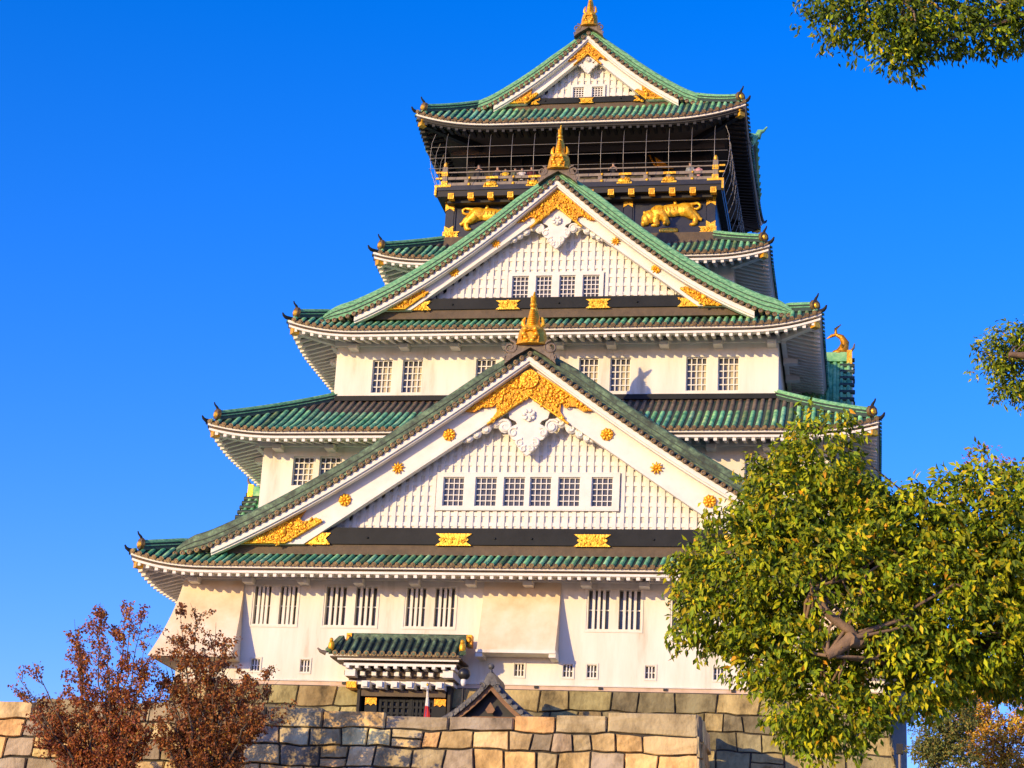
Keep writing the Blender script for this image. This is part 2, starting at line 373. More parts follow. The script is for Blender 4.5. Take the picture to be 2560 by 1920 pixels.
def lattice_window(h, y, depth, nc, nr, bw=.04, blind=None, parent=None):
    a, b, c, d = h[:4]; yb = y+depth-.02; w = MB()
    split = a+(b-a)*(blind if blind else 1)
    w.add([(a-.03, yb, c-.03), (split, yb, c-.03), (split, yb, d+.03), (a-.03, yb, d+.03)], [(0, 1, 2, 3)], 0)
    if blind: w.add([(split, yb-.003, c-.03), (b+.03, yb-.003, c-.03), (b+.03, yb-.003, c+(d-c)*.8), (split, yb-.003, c+(d-c)*.8)], [(0, 1, 2, 3)], 1); w.add([(split, yb-.003, c+(d-c)*.8), (b+.03, yb-.003, c+(d-c)*.8), (b+.03, yb-.003, d), (split, yb-.003, d)], [(0, 1, 2, 3)], 0)
    wo = w.build('window', ['glass', 'shoji'], parent or keep)
    l = MB(); yl = y+depth*.55
    for i in range(1, nc):
        x = a+(b-a)*i/nc; l.box(x-bw/2, x+bw/2, yl, yl+.05, c, d)
    for j in range(1, nr):
        z = c+(d-c)*j/nr; l.box(a, b, yl+.012, yl+.062, z-bw/2, z+bw/2)
    for x0, x1, z0, z1 in ((a, a+bw, c, d), (b-bw, b, c, d), (a+bw, b-bw, c, c+bw), (a+bw, b-bw, d-bw, d)): l.box(x0, x1, yl-.01, yl+.07, z0, z1)
    l.build('window_lattice', 'white', wo)
def bar_window(hs, y, depth, nb, bw, parent=None):
    for h in hs:
        a, b, c, d = h[:4]; w = MB(); yb = y+depth-.02
        w.add([(a-.02, yb, c-.02), (b+.02, yb, c-.02), (b+.02, yb, d+.02), (a-.02, yb, d+.02)], [(0, 1, 2, 3)], 0)
        wo = w.build('window', ['glass'], parent or keep); l = MB()
        for i in range(nb):
            x = a+(b-a)*(i+1)/(nb+1); l.box(x-bw/2, x+bw/2, y+.06, y+.06+bw, c, d)
        for z in ((c+d)/2,): l.box(a, b, y+.07+bw, y+.10+bw, z-.03, z+.03)
        l.build('window_bars', 'white', wo)
W1p = [(-13.69, -11.27), (-10.01, -7.19), (-5.9, -3.26), (3.13, 5.89), (7.19, 10.01), (11.27, 13.69)]
h1 = []
for a, b in W1p:
    mid = (a+b)/2; g2 = .24
    h1 += [(a+.13, mid-g2, 2.78, 4.70), (mid+g2, b-.1, 2.78, 4.70)]
loops = [(x-.22, x+.22, .44, 1.02) for x in (-13.2, -10.66, 0.02, 2.39, 3.55, 6.35, 9.6, 12.4)]
wall_box('wall', 17.3, -2.0, -.02, 5.62, h1+loops, .32)
bar_window(h1, -2.0, .32, 3, .13); bar_window(loops, -2.0, .30, 2, .06)
for a, b in W1p:   # sunk frame round each pair
    fr = MB(); panel(fr, a-.04, b+.04, 2.62, 4.82, -2.03, [(a+.05, b-.05, 2.72, 4.74)], .06); fr.build('window_frame', 'plaster', keep)
for a, b, c, d in loops:
    fr = MB(); panel(fr, a-.10, b+.10, c-.11, d+.11, -2.035, [(a-.02, b+.02, c-.03, d+.03)], .06); fr.build('window_frame', 'plaster', keep)
h2 = [(-13.05, -11.93, 10.7, 12.28), (-11.62, -10.5, 10.7, 12.28), (10.5, 11.62, 10.7, 12.28), (11.93, 13.05, 10.7, 12.28)]
wall_box('wall', 14.72, .76, 6.0, 13.25, h2, .28)
for h in h2: lattice_window(h, .76, .28, 4, 5, .055, blind=.5)
h3 = [(s*a if s > 0 else -b, s*b if s > 0 else -a, 16.74, 18.63) for s in (-1, 1) for a, b in ((1.42, 2.48), (3.1, 4.2), (7.15, 8.26), (8.83, 9.95))]
wall_box('wall', 12.0, 3.66, 16.56, 20.0, h3, .26)
for h in h3: lattice_window(h, 3.66, .26, 4, 5, .055, blind=.42)
wall_box('wall', 9.2, 8.98, 21.5, 26.3)
fl = MB()
def ring(mb, hw, y0, z0, z1, th, m=0):
    yr = 2*YC-y0; mb.box(-hw, hw, y0, y0+th, z0, z1, m); mb.box(-hw, hw, yr-th, yr, z0, z1, m); mb.box(-hw, -hw+th, y0+th, yr-th, z0, z1, m); mb.box(hw-th, hw, y0+th, yr-th, z0, z1, m)
ring(fl, 12.12, 3.52, 16.25, 16.53, .5, 0); ring(fl, 11.92, 3.72, 15.2, 16.25, .5, 1)
for x in (-10.9, -9.0, -5.8, 5.9, 9.2): fl.box(x-.17, x+.17, 3.66, 3.75, 15.95, 16.22, 2)
fl.build('wall_footing', ['beam', 'brownstrip', 'blackwood'], keep)
sk = MB(); ring(sk, 17.33, -2.04, -.24, -.02, .6, 0)
sk.box(-9.3, -8.35, -2.1, -1.9, -.95, -.235, 0)
sk.add([(-17.36, -2.10, -.03), (17.36, -2.10, -.03), (17.36, -2.0, .05), (-17.36, -2.0, .05), (-17.36, -2.0, -.03), (17.36, -2.0, -.03)], [(0, 1, 2, 3), (0, 4, 5, 1)], 1)
for x in (-8.6, -1.2, .9, 4.0, 7.1, 10.3): sk.box(x-.09, x+.09, -2.125, -2.0, -.16, -.04, 2)
sk.build('wall_skirting', ['pinkplaster', 'plaster', 'blackwood'], keep)

# stone-drop bays: the middle one and the two corner ones
def flare(z, top, bot, y0, y1):
    f = (top-z)/(top-bot); return y0+(y1-y0)*(f*.65+.35*f*f)
b = MB(); zs = [5.15-3.67*i/8 for i in range(9)]
rings = [[(-1.9, -1.9, z), (-1.9, flare(z, 5.15, 1.48, -2.02, -3.12), z), (1.9, flare(z, 5.15, 1.48, -2.02, -3.12), z), (1.9, -1.9, z)] for z in zs]
b.loft(rings, 0, False, True, True)
b.box(-1.94, 1.94, -3.16, -2.0, 1.33, 1.475, 1)
for s in (-1, 1): b.box(s*1.78-.17, s*1.78+.17, -3.1, -2.0, 1.14, 1.328, 1)
b.build('stone_drop_bay', ['cream', 'plaster'], keep)
for s in (-1, 1):
    b = MB(); zs = [4.95-4.1*i/9 for i in range(10)]; rings = []
    for z in zs:
        f = (4.95-z)/4.1; yf_ = -2.02-1.35*(f*.55+.45*f*f); xo = 17.32+1.0*(f*.45+.55*f*f); xi = 14.15-.15*f
        q = [(s*xi, -1.8, z), (s*xi, yf_, z), (s*xo, yf_, z), (s*xo, 1.6, z), (s*17.0, 1.6, z), (s*17.0, -1.8, z)]
        rings.append(q)
    b.loft(rings, 0, False, True, True)
    b.build('stone_drop_bay', ['cream'], keep)

# ------------------------------------------------------------------ front gables
def scatter_gold(mb, poly, y, n, size, m=0, m2=1):
    xs = [p[0] for p in poly]; zs = [p[1] for p in poly]; k = 0; guard = 0
    while k < n and guard < n*30:
        guard += 1; x = rnd.uniform(min(xs), max(xs)); z = rnd.uniform(min(zs), max(zs))
        if not inpoly(x, z, poly): continue
        k += 1; r = size*rnd.uniform(.5, 1.1)
        if k % 3: mb.ell((x, y, z), (r*.5, r*.55, r*rnd.uniform(.5, 1.0)), m, 6, 4, rnd.uniform(-1.2, 1.2))
        else: mb.spiral(x, z, y, r*.9, 1.1, rnd.uniform(0, 6), rnd.choice((-1, 1)), r*.22, m, 4)
def rosette(c, r, star, parent):
    b = MB()
    b.disc((c[0], c[1]-.05, c[2]), r*(.92 if not star else .6), 0, .10, 16, 1)
    n = 8 if not star else 9
    for k in range(n):
        a = 2*math.pi*k/n+.2
        b.ell((c[0]+r*.58*math.cos(a), c[1]-.07, c[2]+r*.58*math.sin(a)), (r*.45, .07, r*(.20 if not star else .15)), 0, 6, 4, a)
    b.ell((c[0], c[1]-.09, c[2]), (r*.24, .08, r*.24), 0, 8, 5)
    b.build('gold_rosette', ['gold', 'gold_dk'], parent)
def swallow(mb, x0, x1, z0, z1, y, left=True, right=True, th=.06, m=0):
    zc = (z0+z1)/2; d = (z1-z0)*.62; h = (z1-z0)*.12; p = [(x0, z0), (x1, z0)]
    if right: p += [(x1-d*.75, zc-h*1.4), (x1-d*.45, zc-h*.4), (x1-d*.45, zc+h*.4), (x1-d*.75, zc+h*1.4)]
    p += [(x1, z1), (x0, z1)]
    if left: p += [(x0+d*.75, zc+h*1.4), (x0+d*.45, zc+h*.4), (x0+d*.45, zc-h*.4), (x0+d*.75, zc-h*1.4)]
    mb.prism(p, y, y+th, m)
    n = int(14*(x1-x0)); q = [(x0+d*.8, z0+.08), (x1-d*.8, z0+.08), (x1-d*.8, z1-.08), (x0+d*.8, z1-.08)]
    scatter_gold(mb, q, y-.01, n, .11, m)

def gable(rim_pts, yrim, inner, yb, yw, ybk, zbeam0, zbeam1, zledge, zstrip, wins, wz, winframe, plates, roset, chev, corner, gegyo, xbeam, med=None, ridge_m='ridge', ext=1.4, dz_verge=1.05, gap=.26):
    rim = smooth_fn(rim_pts); X1 = rim_pts[-1][0]
    prof = [x for x in np.linspace(0, X1, 34)]; full = [-x for x in prof[::-1]]+prof[1:]
    slope = (rim(X1)-rim(X1-.5))/.5; XE = X1+ext
    profE = [x for x in np.linspace(0, XE, 40)]; fullE = [-x for x in profE[::-1]]+profE[1:]
    R_ = lambda x: rim(abs(x)) if abs(x) <= X1 else rim(X1)+slope*(abs(x)-X1)*(1-.5*(abs(x)-X1)/ext)
    gz0 = MB()   # body of the gable roof behind the verge
    gz0.loft([[(x, yrim+.3, R_(x)+.28), (x, ybk, R_(x)+.28)] for x in fullE], 0, True, False, False)
    gz0.loft([[(x, yrim+.4, R_(x)-.10), (x, yw+.3, R_(x)-.10)] for x in full], 1, True, False, False)
    gr = gz0.build('gable', ['darkgreen', 'plaster'], keep)
    # tile rows running down the gable slopes
    tl = MB(); yv = yrim+1.3
    while yv < ybk-.1:
        for s in (-1, 1):
            rings = []
            for x in np.linspace(.3, X1-.2, 9):
                rings.append([(s*x, yv+.115*math.cos(math.pi*w/5), R_(x)+.30+.115*math.sin(math.pi*w/5)) for w in range(6)])
            tl.loft(rings, 0, True, False, False)
        yv += PITCH
    if tl.v: tl.build('cover_tiles', ['green'], gr, True)
    vb = MB()    # white rim under the verge
    for y0, y1, a, c in ((yrim, yrim+.42, -.26, 0), (yrim+.10, yrim+.42, -.36, -.262)):
        vb.loft([[(x, y0, R_(x)+a), (x, y1, R_(x)+a), (x, y1, R_(x)+c), (x, y0, R_(x)+c)] for x in full], 0, False)
    vb.build('verge_board', ['white'], gr)
    vt = MB(); x = 0.0; acc = []   # row of round tile ends along the verge
    L = 0; px, pz = 0, R_(0); nxt = .05
    for xx in np.linspace(0, XE-.1, 700):
        L += math.hypot(xx-px, R_(xx)-pz); px, pz = xx, R_(xx)
        if L >= nxt:
            acc.append(xx); nxt += .37
    for xx in acc:
        for s in ((-1, 1) if xx > .1 else (1,)):
            zc = R_(xx)+.13
            vt.tube([(s*xx, yrim-.10, zc), (s*xx, yrim+.95, zc+.04)], .115, 8, 1)
            n = 10
            o1 = [(s*xx+.13*math.cos(2*math.pi*w/n), yrim-.13, zc+.13*math.sin(2*math.pi*w/n)) for w in range(n)]
            i1 = [(s*xx+.07*math.cos(2*math.pi*w/n), yrim-.14, zc+.07*math.sin(2*math.pi*w/n)) for w in range(n)]
            o2 = [(p[0], yrim-.02, p[2]) for p in o1]; i2 = [(p[0], yrim-.105, p[2]) for p in i1]
            vt.loft([i2, i1, o1, o2], 0, False, False)
            vt.add(i2, [tuple(range(n))], 1)
    vt.loft([[(x, yrim-.03, R_(x)+.0), (x, yrim+.9, R_(x)+.0), (x, yrim+.9, R_(x)+.08), (x, yrim-.03, R_(x)+.08)] for x in full], 1, False)
    vt.build('verge_tiles', ['tile_end', 'bronze'], gr)
    rg = MB(); yk = yrim+.42   # descending ridge, laid in courses
    G0 = gap; T_ = lambda x, f: G0+(dz_verge-.12-G0)*f*(.55+.45*min(1, abs(x)/2.2))*(1-.75*max(0, 1-(XE-abs(x))/1.1)**2)
    rg.loft([[(x, yk+.2, R_(x)+.03), (x, yk+.60, R_(x)+.03), (x, yk+.60, R_(x)+G0), (x, yk+.2, R_(x)+G0)] for x in fullE], 1, False)
    for y0, y1, a, c, mi in ((yk-.02, yk+.60, 0, .07, 0), (yk+.05, yk+.56, .07, .30, 0), (yk+.01, yk+.57, .30, .36, 1), (yk+.06, yk+.55, .36, .63, 0), (yk+.03, yk+.56, .63, .69, 1), (yk+.08, yk+.54, .69, 1, 0)):
        rg.loft([[(x, y0, R_(x)+T_(x, a)), (x, y1, R_(x)+T_(x, a)), (x, y1, R_(x)+T_(x, c)), (x, y0, R_(x)+T_(x, c))] for x in fullE], mi, False)
    rg.tube([(x, yk+.30, R_(x)+T_(x, 1)+.03) for x in fullE], .14, 8, 0)
    rg.build('descending_ridge', [ridge_m, 'darkgreen'], gr)
    mr = MB(); za = R_(0)+.3   # main ridge running back
    for w, a, c, mi in ((.34, 0, .35, 1), (.30, .35, .62, 0), (.36, .62, .68, 1)): mr.box(-w, w, yrim+1.7, ybk, za+a, za+c, mi)
    mr.tube([(0, yrim+1.7, za+.74), (0, ybk, za+.74)], .16, 8, 0)
    mr.build('main_ridge', ['ridge', 'darkgreen'], gr)
    # bargeboard in three steps
    bb = MB(); I_ = lambda x: inner[0]-inner[1]*abs(x)
    zlow = lambda x: max(I_(x), zbeam0); up = lambda x: R_(x)-.12
    xb = [x for x in np.linspace(0, X1-.1, 60)]
    for s in (-1, 1):
        for a0, a1, yy in ((0, .22, yb-.13), (.20, .95, yb-.05), (.93, 9, yb)):
            ring = []
            for x in xb:
                z0 = min(zlow(x)+a0, up(x)-.01); z1 = min(zlow(x)+a1, up(x))
                if z1 <= z0+.004: z1 = z0+.004
                ring.append([(s*x, yy, z0), (s*x, yb+.25, z0), (s*x, yb+.25, z1), (s*x, yy, z1)])
            bb.loft(ring, 0, False)
    bb.build('bargeboard', ['white'], gr)
    # lattice wall behind
    lw = MB(); lw.prism([(-xbeam, zledge-.05), (xbeam, zledge-.05), (0, inner[0]+.4)], yw+.16, yw+.3, 0)
    fx, fz0, fz1 = winframe
    k = 0
    while k*.396 < xbeam:
        for s in ((1,) if k == 0 else (-1, 1)):
            x = s*k*.396; zt_ = I_(x)+.25
            segs = [(zledge, zt_)] if abs(x) > fx+.06 else [(zledge, min(fz0, zt_)), (fz1, zt_)]
            for c, d in segs:
                if d > c+.03: lw.box(x-.10, x+.10, yw+.06, yw+.17, c, d, 1)
        k += 1
    z = zledge+.36
    while z < inner[0]-.3:
        w = (inner[0]-z)/inner[1]+.2
        rows = [(-w, w)] if not (fz0-.05 < z < fz1+.05) else [(-w, -fx), (fx, w)]
        for c, d in rows:
            if d > c: lw.box(c, d, yw+.10, yw+.17, z-.10, z+.10, 1)
        z += .52
    panel(lw, -fx, fx, fz0, fz1, yw-.05, [(a, c, wz[0], wz[1]) for a, c in wins], .22, 1)
    lw.box(-fx, fx, yw-.049, yw+.1, fz0-.06, fz0-.002, 1); lw.box(-fx, fx, yw-.049, yw+.1, fz1+.002, fz1+.06, 1)
    lw.build('lattice_wall', ['plaster', 'white'], gr)
    for a, c in wins: lattice_window((a, c, wz[0], wz[1]), yw-.05, .22, 4, 5, .045, None, gr)
    # black beam with gold plates
    bm = MB(); bm.box(-xbeam-.9, xbeam+.9, yb+.02, yw+.3, zbeam0+.06, zbeam1, 0); bm.box(-xbeam-.2, xbeam+.2, yb+.10, yw+.3, zbeam1+.002, zledge, 0)
    bm.box(-X1+.6, X1-.6, yb+.12, yw+.3, zstrip, zbeam0+.055, 1)
    for x in (-1.2, .4, 5.6, -6.8): bm.ell((x*xbeam/8.5, yb, (zbeam0+zbeam1)/2+.05), (.06, .06, .06), 0, 6, 4)
    bm.build('black_beam', ['beam', 'brownstrip'], gr)
    for a, c in plates:
        p = MB(); swallow(p, a, c, zbeam0, zbeam1-.05, yb-.045); p.build('gold_plate', ['gold'], gr)
    for s in (-1, 1):
        p = MB(); a, c = corner['plate']; pz = [(s*a, zbeam0+.02), (s*c, zbeam0+.02), (s*(c-s*0), zbeam1-.08), (s*(a-(a-c)*.45), zbeam1-.08)]
        pl = [(s*x, z) for x, z in ((a, zbeam0+.02), (c, zbeam0+.02), (c+.25, (zbeam0+zbeam1)/2), (c, zbeam1-.06), (a-(a-c)*.62, zbeam1-.06))]
        p.prism(pl, yb-.045, yb+.02, 0); scatter_gold(p, pl, yb-.05, 16, .11, 0)
        p.build('gold_plate', ['gold'], gr)
        p = MB(); pl = [(s*x, z) for x, z in corner['poly']]
        p.prism(pl, yb-.20, yb-.05, 1); scatter_gold(p, pl, yb-.23, corner['n'], corner['sz'], 0)
        e = [(pl[0][0], yb-.21, pl[0][1]+.05), (pl[1][0], yb-.21, pl[1][1]+.05), (pl[2][0], yb-.21, pl[2][1]+.05)]
        p.tube(e, .06, 5, 0)
        p.ell((s*corner['boss'][0], yb-.24, corner['boss'][1]), (.2*corner['sz']/.17, .12, .2*corner['sz']/.17), 0, 8, 5)
        p.build('gold_ornament', ['gold', 'gold_dk'], gr)
    # gold chevron at the peak
    p = MB(); hp_ = chev['poly']; pl = hp_+[(-x, z) for x, z in hp_[::-1] if abs(x) > 1e-6]
    p.prism(pl, yb-.22, yb-.06, 1); scatter_gold(p, pl, yb-.25, chev['n'], chev['sz'], 0)
    for s in (-1, 1):
        i0 = chev['low']; p.tube([(0, yb-.24, hp_[-1][1]+.04), (s*hp_[i0][0], yb-.24, hp_[i0][1]+.05)], chev['sz']*.33, 5, 0)
        p.tube([(0, yb-.24, hp_[0][1]-.04), (s*hp_[1][0], yb-.24, hp_[1][1]+.02)], chev['sz']*.28, 5, 0)
    if med:
        p.disc((0, yb-.36, med[0]), med[1], 0, .2, 24, 0)
        for q in range(12):
            a = 2*math.pi*q/12; p.ell((med[1]*.62*math.cos(a), yb-.36, med[0]+med[1]*.62*math.sin(a)), (med[1]*.34, .05, med[1]*.13), 0, 6, 4, a)
        p.ell((0, yb-.38, med[0]), (med[1]*.2, .08, med[1]*.2), 0, 8, 5)
    p.build('gold_ornament', ['gold', 'gold_dk'], gr)
    for (x, z, r, st) in roset:
        for s in (-1, 1): rosette((s*x, yb-.06, z), r, st, gr)
    # carved white pendant
    p = MB(); S = gegyo['s']; c0 = gegyo['z']; yg = yb-.03
    pen = [(0, 2.02), (1.0, 1.30), (.92, 1.0), (.62, .86), (.55, .72), (.78, .60), (.95, .25), (.72, -.05), (.45, -.12), (.50, -.38), (.28, -.62), (0, -.85)]
    pl = [(S*x, c0+S*z) for x, z in pen]; pl = pl+[(-x, z) for x, z in pl[::-1] if abs(x) > 1e-6]
    p.prism(pl, yg, yb+.1, 0)
    for s in (-1, 1):
        for (x, z, r, a0, d) in ((.70, .30, .26, 2.2, -1), (.36, -.22, .22, 2.0, -1), (.17, -.52, .17, 2.2, -1), (1.12, .60, .36, .6, 1)):
            p.spiral(s*S*x, c0+S*z, yg+.015, S*r, 1.3, a0 if s > 0 else math.pi-a0, d*s, S*.085, 0); p.ell((s*S*x, yg+.05, c0+S*z), (S*r*.9, .07, S*r*.9), 0, 10, 5)
        px = 1.5; r = .36; lowp = []
        for q in range(gegyo['wing']):   # leafy wing hugging the lower edge of the board
            zc = I_(S*px)-S*r*.62
            p.ell((s*S*px, yg+.14, zc), (S*r*.95, .13, S*r*.72), 0, 10, 6, -s*.55)
            p.spiral(s*S*px, zc, yg+.03, S*r*.62, 1.2, 1.2 if s > 0 else math.pi-1.2, -s, S*r*.17, 0)
            p.ell((s*S*(px+r*.9), yg+.16, I_(S*(px+r*.9))-S*r*.35), (S*r*.8, .1, S*r*.34), 0, 8, 5, -s*.6)
            px += r*1.45; r *= .83
    n = 6; cz = c0+S*1.15
    hx = [(S*.34*math.cos(2*math.pi*k/n+.52), cz+S*.34*math.sin(2*math.pi*k/n+.52)) for k in range(n)]
    p.prism(hx, yg-.12, yg+.02, 0)
    for k in range(6): a = k*math.pi/3; p.ell((S*.2*math.cos(a), yg-.14, cz+S*.2*math.sin(a)), (S*.12, .05, S*.07), 0, 6, 4, a)
    p.build('carved_pendant', ['white'], gr)
    return gr

g1 = gable([(0, 16.2), (2, 14.85), (4, 13.35), (6, 11.85), (8, 10.5), (10, 9.3), (12, 8.2), (14, 7.1), (15.6, 6.25)], -3.4, (14.33, .695), -2.72, -2.1, .8,
    6.66, 7.32, 7.58, 6.2, [(-4.27, -3.2), (-2.64, -1.54), (-1.2, -.12), (.12, 1.2), (1.54, 2.64), (3.2, 4.27)], (8.84, 10.34), (4.6, 8.68, 10.52),
    [(-4.34, -2.53), (2.53, 4.34)], [(3.97, 12.33, .34, False), (6.47, 10.6, .33, True), (9.08, 8.94, .34, False)],
    dict(poly=[(0, 15.75), (3.25, 13.55), (2.75, 13.50), (2.35, 13.75), (1.85, 13.75), (1.62, 13.95), (1.60, 13.5), (2.05, 12.80), (0, 14.28)], n=230, sz=.17, low=7),
    dict(poly=[(14.7, 6.64), (11.95, 6.66), (10.15, 7.80), (10.45, 8.02), (11.15, 7.72), (11.3, 7.95), (11.0, 8.45), (12.2, 7.72), (13.4, 7.12)], n=140, sz=.16, boss=(12.1, 7.25), plate=(11.55, 9.69)),
    dict(s=1.05, z=12.15, wing=4), 9.75, med=(15.16, .46), ridge_m='darkridge', ext=2.0, dz_verge=1.2)
g3 = gable([(0, 28.42), (2, 26.62), (4, 24.97), (6, 23.45), (8, 22.1), (10, 21.0), (10.8, 20.62)], 2.2, (27.05, .76), 2.8, 3.35, 9.0,
    21.14, 21.70, 21.86, 20.7, [(-2.4, -1.48), (-1.09, -.2), (.2, 1.09), (1.48, 2.4)], (21.97, 23.27), (2.62, 21.87, 23.42),
    [(-3.12, -1.78), (1.78, 3.12)], [(3.27, 24.93, .27, True), (5.5, 23.29, .28, False)],
    dict(poly=[(0, 28.0), (2.25, 26.15), (1.8, 26.2), (1.45, 26.45), (1.2, 26.4), (1.15, 26.2), (1.42, 25.75), (0, 26.98)], n=150, sz=.14, low=6),
    dict(poly=[(9.9, 21.12), (8.1, 21.14), (6.85, 22.1), (7.1, 22.25), (7.6, 22.0), (7.75, 22.2), (7.5, 22.62), (8.3, 22.0), (9.1, 21.55)], n=85, sz=.14, boss=(8.1, 21.6), plate=(7.9, 6.7)),
    dict(s=.82, z=25.3, wing=4), 6.9, ext=1.9, dz_verge=1.3, gap=.42)
g5 = gable([(0, 41.95), (1.5, 40.45), (3, 39.18), (4.5, 38.1), (5.6, 37.4)], 10.8, (40.85, .885), 11.25, 11.7, 23.8,
    37.60, 37.98, 38.06, 37.3, [(-.92, -.24), (.24, .92)], (38.14, 38.90), (1.06, 38.07, 39.0),
    [(-.45, .45)], [],
    dict(poly=[(0, 41.55), (1.3, 40.35), (1.0, 40.4), (.75, 40.6), (.62, 40.4), (.85, 40.05), (0, 40.8)], n=45, sz=.12, low=5),
    dict(poly=[(4.7, 37.62), (3.6, 37.64), (2.95, 38.2), (3.05, 38.35), (3.4, 38.2), (3.3, 38.75), (4.0, 38.1)], n=26, sz=.12, boss=(3.65, 37.95), plate=(3.4, 2.85)),
    dict(s=.46, z=39.95, wing=0), 3.15, ext=1.7, dz_verge=1.2, gap=.36)

# ------------------------------------------------------------------ ridge fish on their dark end tiles
def finial(x, y, z, w, H, rot=0.0, dark=True):
    """golden fish: broad head on the ridge, body rising and curling back into a forked tail"""
    cs, sn = math.cos(rot), math.sin(rot)
    def T(p): return (x+p[0]*cs-p[1]*sn, y+p[0]*sn+p[1]*cs, z+p[2])
    b = MB(); k = w/1.37
    def rg(cy, cz, rx, ry, n=12): return [T((rx*math.cos(2*math.pi*q/n), cy+ry*math.sin(2*math.pi*q/n), cz)) for q in range(n)]
    prof = [(0, .0, .69, .55), (0, .10, .64, .52), (.02, .35, .60, .48), (.04, .66, .56, .45), (.06, .84, .52, .42), (.08, .98, .40, .38), (.12, 1.02, .30, .33), (.16, 1.2, .28, .30), (.20, 1.45, .27, .26), (.20, 1.7, .22, .21), (.14, 1.92, .16, .15), (.06, 2.08, .11, .11)]
    hk = H/2.6
    b.loft([rg(cy*k, cz*hk, rx*k, ry*k) for cy, cz, rx, ry in prof], 0, True)
    # jaw, eyes and scales standing proud of the front
    for s in (-1, 1):
        b.ell(T((s*.20*k, -.44*k, .70*hk)), (.13*k, .12*k, .11*k), 0, 8, 5)
        b.tube([T((s*.34*k, -.42*k, .02*hk)), T((s*.36*k, -.42*k, .4*hk)), T((s*.22*k, -.44*k, .62*hk)), T((0, -.46*k, .68*hk))], .05*k, 5, 1)
        for q in range(3): b.ell(T((s*(.1+.08*q)*k, -.46*k, (.12+.16*q)*hk)), (.11*k, .12*k, .10*k), 0, 7, 5)
        b.tube([T((s*.30*k, .1*k, 1.0*hk)), T((s*.42*k, .12*k, 1.15*hk)), T((s*.40*k, .14*k, 1.38*hk)), T((s*.34*k, .15*k, 1.55*hk))], [.06*k, .10*k, .08*k, .03*k], 6, 0)
        b.tube([T((s*.66*k, -.1*k, .02*hk)), T((s*.74*k, -.1*k, -.03*hk)), T((s*.82*k, -.1*k, .03*hk))], [.07*k, .06*k, .02*k], 5, 0)
    for q in range(8): b.ell(T((0, (-.02-.01*q)*k-.0, (1.05+.11*q)*hk)), ((.20-.015*q)*k, (.34-.028*q)*k, .05*hk), 0, 8, 4)
    b.ell(T((0, -.02*k, 2.1*hk)), (.15*k, .15*k, .14*hk), 0, 8, 6)
    for s in (-1, 1): b.tube([T((0, .02*k, 2.1*hk)), T((s*.05*k, -.12*k*(1+s), 2.32*hk)), T((s*.10*k, -.22*k*(1+s), 2.58*hk))], [.10*k, .09*k, .03*k], 6, 0)
    o = b.build('roof_finial', ['gold', 'gold_dk'], keep)
    if dark:
        d = MB(); k *= .84; e = w*.5*.84
        pl = [(-1.25*e/.69, -.95*k), (-1.05*e/.69, -.25*k), (-.9*e/.69, 0.02*k), (.9*e/.69, .02*k), (1.05*e/.69, -.25*k), (1.25*e/.69, -.95*k), (.75*e/.69, -.55*k), (0, -.12*k), (-.75*e/.69, -.55*k)]
        d.prism([(x+px, z+pz) for px, pz in pl], y-.25*k, y+.35*k, 0)
        for s in (-1, 1):
            d.spiral(x+s*.98*k, z-.12*k, y-.22*k, .36*k, 1.6, 1.6 if s > 0 else math.pi-1.6, s, .075*k, 0)
            d.spiral(x+s*1.12*k, z-.62*k, y-.22*k, .20*k, 1.3, 2.6 if s > 0 else math.pi-2.6, s, .05*k, 0)
        d.build('finial_base', ['bronze'], o)
finial(0, -2.95, 16.92, 1.72, 2.75)
finial(0, 2.6, 29.15, 1.42, 2.55)
finial(0, 11.1, 42.65, 1.18, 2.5)

# ------------------------------------------------------------------ black top storey: tiger wall, balcony, net, interior
tw = MB(); hw = 7.98; y = 10.2
tw.box(-hw, hw, y+.10, 2*YC-y-.1, 27.6, 31.0, 0)
for x in (-7.73, -2.9, 2.9, 7.73): tw.box(x-.25, x+.25, y-.02, y+.3, 28.3, 31.1, 0)
tw.box(-hw-.03, hw+.03, y-.05, y+.25, 30.75, 31.12, 0); tw.box(-hw-.03, hw+.03, y-.06, y+.25, 28.48, 28.9, 0)
tw.box(-hw-.15, hw+.15, y-.3, y+.2, 27.6, 28.46, 1)
for a, c in ((-7.45, -3.18), (-2.6, 2.6), (3.18, 7.45)):
    for x0, x1, z0, z1 in ((a, c, 28.92, 28.99), (a, c, 30.66, 30.73), (a, a+.07, 28.99, 30.66), (c-.07, c, 28.99, 30.66)): tw.box(x0, x1, y+.02, y+.14, z0, z1, 0)
tw.build('wall', ['lacquer', 'brownstrip'], keep)
def fitting(name, fn):
    m_ = MB(); fn(m_); return m_.build(name, ['gold', 'gold_dk'], keep)
for x in (-7.73, -2.9, 2.9, 7.73):
    fitting('gold_fitting', lambda m_: (swallow(m_, x-.68, x+.68, 30.76, 31.1, y-.12, True, True, .06) if abs(x) < 5 else swallow(m_, x-.30 if x < 0 else x-.66, x+.66 if x < 0 else x+.30, 30.76, 31.1, y-.12, x > 0, x < 0, .06)))
    fitting('gold_fitting', lambda m_: m_.prism([(x-.27, 30.74), (x-.27, 30.22), (x, 30.40), (x+.27, 30.22), (x+.27, 30.74)], y-.06, y-.02))
    fitting('gold_fitting', lambda m_: (swallow(m_, x-.34 if x < 0 else x-.70, x+.70 if x < 0 else x+.34, 28.5, 28.88, y-.13, x > 0, x < 0, .06), m_.prism([(x-.27, 28.90), (x+.27, 28.90), (x+.27, 29.28), (x, 29.10), (x-.27, 29.28)], y-.06, y-.02)))
